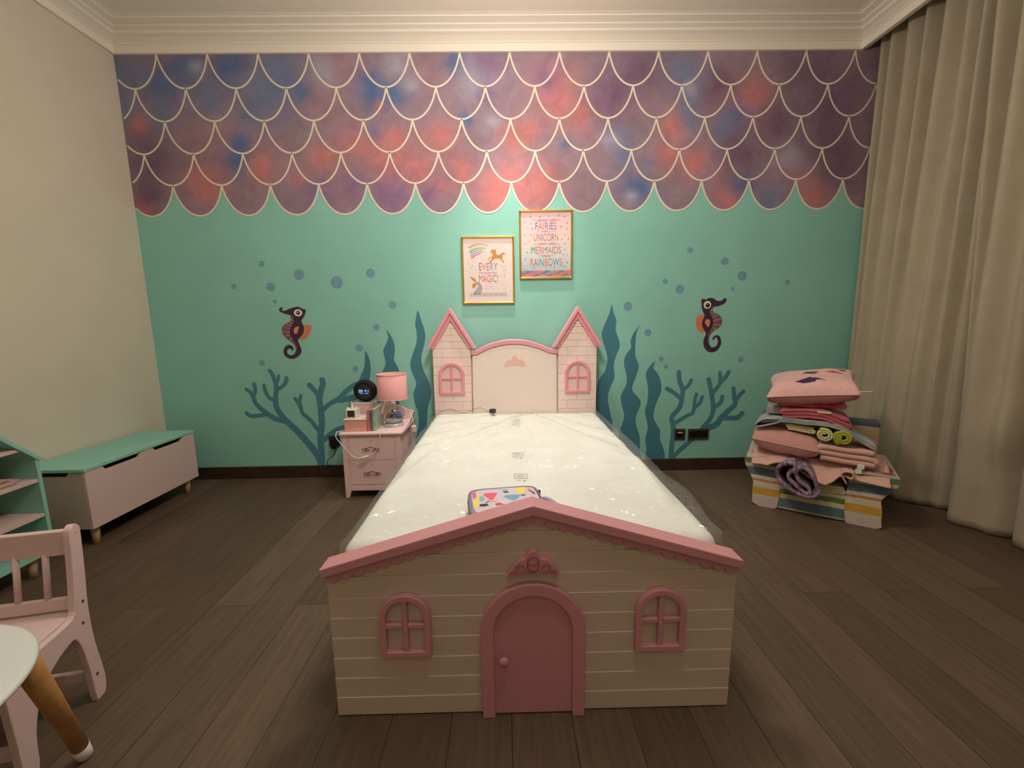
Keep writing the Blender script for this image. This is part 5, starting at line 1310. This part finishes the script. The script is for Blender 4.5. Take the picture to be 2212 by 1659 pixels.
def cloth_ribbon(mb, pts, th, v0, v1, nv=8, wob=.004, seed=1, close=False):
    """a folded or rolled cloth: a ribbon of thickness th following pts in (u, z), pushed from v0 to v1"""
    n = len(pts); A, B_ = [], []
    for i, p in enumerate(pts):
        a, b = pts[max(i - 1, 0)], pts[min(i + 1, n - 1)]
        dx, dz = b[0] - a[0], b[1] - a[1]; l = math.hypot(dx, dz) or 1
        A.append((p[0] - dz / l * th / 2, p[1] + dx / l * th / 2)); B_.append((p[0] + dz / l * th / 2, p[1] - dx / l * th / 2))
    ring = A + B_[::-1]; N = len(ring)
    rows = []
    for j in range(nv + 1):
        v = v0 + (v1 - v0) * j / nv
        rows.append([mb.pt((q[0] + wob * noise.noise(Vector((q[0] * 12, v * 9, seed))), v + wob * 1.5 * noise.noise(Vector((q[0] * 9, q[1] * 9, seed + 5.5))), q[1] + wob * noise.noise(Vector((q[0] * 10, v * 8, seed + 9.1))))) for q in ring])
    for j in range(nv):
        for k in range(N):
            mb.face((rows[j][k], rows[j][(k + 1) % N], rows[j + 1][(k + 1) % N], rows[j + 1][k]))
    for R, fl in ((rows[0], False), (rows[-1], True)):
        for k in range(n - 1):
            mb.face((R[k], R[k + 1], R[N - 2 - k], R[N - 1 - k]), fl)
    return mb
def serp(u0, u1, zb, zt, n, bow=None, rr=None):
    """serpentine folds between u0 and u1, n layers"""
    h = (zt - zb) / n; pts = []
    for k in range(n):
        z = zb + h * (k + .5)
        us = [u0 + (u1 - u0) * i / 10 for i in range(11)]
        if k % 2: us = us[::-1]
        if pts:
            s = 1 if k % 2 else -1
            e = u1 if k % 2 else u0
            for t in (-.6, 0, .6): pts.append((e + s * h * .5 * math.cos(t), z - h / 2 + h * .5 * math.sin(t) + (bow(e) if bow else 0)))
        for u in us:
            pts.append((u, z + (bow(u) if bow else 0)))
    return pts
def roll(cu, cz, r, turns, th, ph=0, sq=1.0, r0=.012):
    return [(cu + (r0 + (r - r0) * t) * math.cos(ph + turns * 2 * PI * t), cz + sq * (r0 + (r - r0) * t) * math.sin(ph + turns * 2 * PI * t)) for t in [k / (turns * 22) for k in range(int(turns * 22) + 1)]]
def cloth_obj(name, mb, m, label, cat, group=None, base=(1.9, -.7, .3), solid=0, smooth=True, **k):
    o = mb.build(name, m, None, base=base, solid=solid, smooth=smooth, **k)
    return tag(o, label, cat, group)
# cream cloths on the seat
cloth_obj('folded_cloth', cloth_ribbon(MB(sxf), serp(.345, .462, .174, .220, 3), .013, .0, .26, seed=3), 'cream_cloth', 'cream cloth folded flat on the armchair seat right of the lilac roll', 'cloth', smooth=False)
# lilac rolled blanket
pts = roll(.222, .272, .062, 1.6, .014, ph=2.4, sq=1.05, r0=.010)
pts = [(-.0, 0)] and smooth_loop([(.170, .345), (.200, .350), (.206, .318), (.178, .280), (.186, .245), (.225, .212), (.272, .178), (.292, .182), (.286, .212), (.250, .235), (.226, .262), (.212, .295), (.224, .325), (.256, .336), (.290, .308), (.318, .255), (.332, .196), (.316, .166), (.264, .160), (.200, .178), (.146, .218), (.118, .262), (.116, .300), (.136, .330), (.164, .342)], 4, False)
mb = cloth_ribbon(MB(sxf), [(u + .004, z - .002) for u, z in pts], .021, -.100, .20, seed=4, wob=.006)
cloth_obj('rolled_blanket', mb, ['lilac_cloth'], 'lilac floral blanket loosely rolled up on the armchair seat', 'blanket')
# peach sheet draped over the arms
def sheet(u, v):
    uu = -.025 + .690 * u
    fr = [(0, .300), (.08, .308), (.13, .306), (.18, .326), (.26, .336), (.33, .322), (.40, .286), (.50, .248), (.57, .236), (.62, .262), (.66, .300), (.72, .300), (.80, .285), (.90, .282), (1.0, .280)]
    z0 = fr[-1][1]
    for a, b in zip(fr, fr[1:]):
        if a[0] <= u <= b[0]: z0 = a[1] + (b[1] - a[1]) * (u - a[0]) / (b[0] - a[0])
    t = min(1, v * 2.6); t = t * t * (3 - 2 * t)
    zt = .358 + .010 * math.sin(u * 9) + .01 * noise.noise(Vector((u * 5, v * 4, 2)))
    return (uu, -.050 + .365 * v - .012 * math.sin(u * 14) * (1 - t), z0 + (zt - z0) * t)
mb = MB(sxf); mb.smooth = True; mb.grid(sheet, 70, 30)
cloth_obj('peach_blanket', mb, 'peach_cloth', 'peach blanket draped across both arms of the foam armchair', 'blanket', solid=.009)
mb = MB(sxf)
cloth_ribbon(mb, smooth_loop([(.470, .262), (.452, .290), (.440, .318), (.458, .336), (.490, .332), (.500, .312), (.486, .296), (.470, .304)], 4, False), .008, -.062, .02, seed=12)
o = mb.build('turned_fold', 'peach_cloth', [c for c in col.objects if c.name == 'peach_blanket'][0], base=(1.9, -.7, .3), smooth=True)
# pink cushion
def cushion(cu, cv, cz, hu, hv, hz, pinch=.0, tilt=0, sag=0, seed=2, pw=.62, vt=0.0):
    def top(s, t, sg):
        x = s * hu * (1 - pinch * (1 - abs(t) ** 2) * .6); y = t * hv * (1 - pinch * (1 - abs(s) ** 2) * .6)
        e = max(0, 1 - abs(s) ** 2.6) ** .5 * max(0, 1 - abs(t) ** 2.6) ** .5
        z = sg * hz * e ** pw + vt * t * hv
        n = .006 * noise.noise(Vector((s * 3, t * 3, seed))) * e * 2
        return (cu + x, cv + y, cz + z + n + tilt * s * hu + sag * (1 - s * s) * hz)
    mb = MB(sxf); mb.smooth = True
    mb.grid(lambda u, v: top(u * 2 - 1, v * 2 - 1, 1), 36, 30)
    return mb, top
def cushion_obj(name, m1, m2, label, cat, *a, **k):
    mb, top = cushion(*a, **k)
    mb.mi = 1; mb.grid(lambda u, v: top(u * 2 - 1, v * 2 - 1, -1), 36, 30)
    b = sxf(Vector((a[0], a[1], a[2] - a[5])))
    t = thing(name, b, label, cat)
    mb.build('cushion_cover', [m1, m2], t)
    mb = MB(sxf)
    pp = [(1, s) for s in [-1 + 2 * q / 14 for q in range(15)]] + [(-s, 1) for s in [-1 + 2 * q / 14 for q in range(1, 15)]] + [(-1, -s) for s in [-1 + 2 * q / 14 for q in range(1, 15)]] + [(s, -1) for s in [-1 + 2 * q / 14 for q in range(1, 15)]]
    mb.tube([top(s, q, 0) for s, q in pp], .0028, 6)
    mb.build('seam_piping', m2, t)
    return t, top
cushion_obj('pink_cushion', 'cushion_pink', 'cushion_pink', 'plump dusty pink cushion on the left arm of the foam armchair', 'cushion', .150, .155, .440, .180, .180, .080, pinch=-.04, tilt=-.10)
# folded peach blanket on the right
mb = MB(sxf)
cloth_ribbon(mb, serp(.335, .585, .366, .466, 3, bow=lambda u: -.05 * max(0, (u - .42)) - .0), .0300, -.005, .29, seed=6, wob=.006)
fo = cloth_obj('folded_blanket', mb, 'peach_cloth', 'peach fleece blanket folded in thick layers with two white care tags, on the right', 'blanket')
mb = MB(sxf); mb.box(.512, .545, -.018, -.0165, .352, .382); mb.box(.506, .536, -.016, -.0145, .322, .350)
mb.build('care_tag', 'white_plastic', fo, base=(1.9, -.7, .3))
mb = MB(sxf); mb.smooth = True
# rolled towels
mb = cloth_ribbon(MB(sxf), roll(.345, .524, .043, 2.2, .01, ph=1.0, sq=.88), .012, .00, .24, seed=7)
cloth_obj('rolled_towel', mb, 'pale_lime', 'pale cream-green towel rolled up, left of the lime roll', 'towel', 'rolled towels')
mb = cloth_ribbon(MB(sxf), roll(.436, .518, .045, 2.4, .01, ph=2.0, sq=.95), .013, .00, .24, seed=8, wob=.007)
cloth_obj('rolled_towel', mb, 'lime_cloth', 'bright lime green towel rolled up under the striped towels', 'towel', 'rolled towels')
mb = cloth_ribbon(MB(sxf), serp(.155, .290, .528, .568, 3, bow=lambda u: -.10 * (u - .15)), .012, .04, .28, seed=9)
cloth_obj('folded_cloth', mb, 'cream_cloth', 'cream folded cloth between pink cushion and green rolled towels', 'cloth')
# stack of thin folded towels
def bowt(u):
    return -.60 * max(0, u - .40) - .25 * max(0, .10 - u)
mb = cloth_ribbon(MB(sxf), serp(.012, .590, .576, .606, 4, bow=bowt), .0060, .02, .19, nv=8, seed=10, wob=.008)
cloth_obj('striped_towel', mb, 'aqua_cloth', 'pale aqua towels folded in thin layers, drooping to the right over the backrest', 'towel')
mb = cloth_ribbon(MB(sxf), smooth_loop([(.10, .596), (.03, .590), (-.01, .560), (-.02, .536), (.015, .540), (.06, .556), (.11, .578)], 4, False), .006, .0, .22, seed=15)
cloth_obj('grey_towel', mb, 'grey_cloth', 'pale grey towel edge curling out at the left side of the pile', 'towel')
mb = MB(sxf); mb.box(.032, .115, .08, .26, .612, .662)
cloth_obj('grey_pouch', mb, 'grey_cloth', 'small grey mesh pouch at the left side of the pile under the red blankets', 'pouch', bevel=.012, seg=3)
mb = cloth_ribbon(MB(sxf), serp(.122, .455, .612, .672, 3, bow=lambda u: -.40 * max(0, u - .34) - .06 * max(0, .25 - u)), .0180, .02, .28, seed=11, wob=.006)
cb = cloth_obj('coral_blanket', mb, 'coral_cloth', 'coral red blanket folded in three layers with a cream label', 'blanket')
mb = MB(sxf); mb.box(.300, .368, .0115, .0125, .657, .671); mb.build('label_strip', 'cream_cloth', cb, base=(1.9, -.7, .3))
mb = cloth_ribbon(MB(sxf), serp(.105, .425, .680, .716, 2, bow=lambda u: .02 * (u - .2)), .0165, .05, .30, seed=13, wob=.008)
cloth_obj('raspberry_blanket', mb, 'raspberry_cloth', 'raspberry red patterned blanket folded directly under the top pillow', 'blanket')
# top pillow
t, top = cushion_obj('embroidered_pillow', 'pillow_pink', 'pillow_back', 'pink embroidered pillow with purple motif on top of the pile', 'pillow', .262, .19, .795, .236, .205, .078, pinch=.17, tilt=.12, pw=.52, vt=.17)
def onp(s, q, dz=.0012):
    p = top(s, q, 1); return Vector((p[0], p[1], p[2] + dz))
mb = MB(sxf)
def patch(poly, mi):
    mb.mi = mi
    # fan of small triangles so the patch follows the pillow
    cx = sum(p[0] for p in poly) / len(poly); cy = sum(p[1] for p in poly) / len(poly)
    rings = []
    for k in range(5):
        rings.append([mb.pt(onp(cx + (p[0] - cx) * k / 4, cy + (p[1] - cy) * k / 4)) for p in poly])
    for a, b in zip(rings, rings[1:]):
        for i in range(len(poly)):
            j = (i + 1) % len(poly); mb.face((a[i], b[i], b[j], a[j]))
patch([(-.40, -.64), (-.24, -.52), (-.06, -.32), (.0, -.37), (.08, -.33), (.20, -.48), (.32, -.60), (.06, -.70), (-.2, -.72)], 0)
patch([(-.25, .1), (-.15, .3), (.15, .32), (.1, .15)], 2)
patch([(.32, .1), (.5, .2), (.7, .05), (.75, -.02), (.55, .02)], 1)
patch([(.62, .5), (.8, .55), (.8, .3), (.7, .3)], 2)
mb.build('embroidery', ['embroid', 'embroid2', 'embroid3'], t)
mb = MB(sxf); mb.tube(smooth_loop([(.475, .0, .790), (.49, -.01, .806), (.52, -.02, .812), (.545, -.02, .815)], 4, False), .0018, 5); mb.build('loose_thread', 'white_plastic', t)

# ------------------------------------------------------------------ curtains
def polyat(pl, u):
    L = [0]
    for a, b in zip(pl, pl[1:]): L.append(L[-1] + math.hypot(b[0] - a[0], b[1] - a[1]))
    t = u * L[-1]
    for k in range(len(pl) - 1):
        if t <= L[k + 1] + 1e-9:
            f = (t - L[k]) / (L[k + 1] - L[k]); return (pl[k][0] + (pl[k + 1][0] - pl[k][0]) * f, pl[k][1] + (pl[k + 1][1] - pl[k][1]) * f)
    return pl[-1]
def curtain(name, bottom, ytop0, ytop1, xtop, folds, amp, label, seed, kink=None, zt=3.235, zb=.006):
    rnd = random.Random(seed)
    n = len(folds)
    cum = [0]
    for f in folds: cum.append(cum[-1] + f)
    cum = [c / cum[-1] for c in cum]
    am = [rnd.uniform(.7, 1.2) for _ in range(n + 1)]
    bot = smooth_loop(bottom, 8, False)
    def fn(u, v):
        k = 0
        while k < n - 1 and u > cum[k + 1]: k += 1
        f = (u - cum[k]) / (cum[k + 1] - cum[k])
        w_ = 2 * abs(math.cos(PI * f)) ** 2.2 - 1
        w_ = w_ * (am[k] * (1 - f) + am[k + 1] * f)
        tp = (xtop + amp * w_ , ytop0 + (ytop1 - ytop0) * u)
        bp = polyat(bot, u)
        t = v * v * (3 - 2 * v)
        t = t * .92 + .08 * v
        fold = amp * w_ * (1 - t) * .35
        x = tp[0] * (1 - t) + bp[0] * t + .010 * noise.noise(Vector((u * n * .8, v * 4, seed)))
        y = tp[1] * (1 - t) + bp[1] * t
        x += .35 * amp * w_ * t * (1 - .4 * v)
        if kink:
            ku, kz, ka = kink
            d = ((u - ku) / .16) ** 2 + ((v - kz) / .05) ** 2
            x -= ka * math.exp(-d)
            y -= ka * .5 * math.exp(-d)
        return (x, y, zt + (zb - zt) * v)
    mb = MB(); mb.smooth = True
    mb.grid(fn, n * 22, 70)
    o = mb.build(name, 'curtain_cloth', None, base=(xtop, (ytop0 + ytop1) / 2, 0), solid=.004, recalc=False)
    return tag(o, label, 'curtain', 'beige curtains on the window side')
curtain('curtain', [(2.74, -.02), (2.68, -.10), (2.64, -.25), (2.62, -.42), (2.61, -.60), (2.66, -.70), (2.74, -.77), (2.83, -.85)], -.015, -.90, 2.735, [.8, 1.0, 1.6, .9, 1.5, 1.1, .8, 1.2], .056, 'beige pleated curtain nearest the painted wall, behind the armchair', 3)
curtain('curtain', [(2.84, -.88), (2.72, -.90), (2.664, -.97), (2.672, -1.03), (2.70, -1.08), (2.74, -1.14), (2.79, -1.19)], -.80, -1.20, 2.690, [1.1, 1.4, 1.2], .056, 'beige curtain overlapping in front, second from the painted wall', 8, kink=(.80, .82, .05))
curtain('curtain', [(2.84, -1.20), (2.75, -1.23), (2.70, -1.29), (2.71, -1.40), (2.78, -1.52), (2.72, -1.68), (2.77, -1.85), (2.71, -2.05), (2.77, -2.3), (2.70, -2.6), (2.77, -2.9), (2.72, -3.2)], -1.12, -3.2, 2.735, [1.3, 1.0, 1.5, 1.1, 1.3, 1.5, 1.0, 1.4, 1.2, 1.4, 1.2, 1.3], .056, 'beige curtain at the right edge of the photo, nearest the viewer', 12)
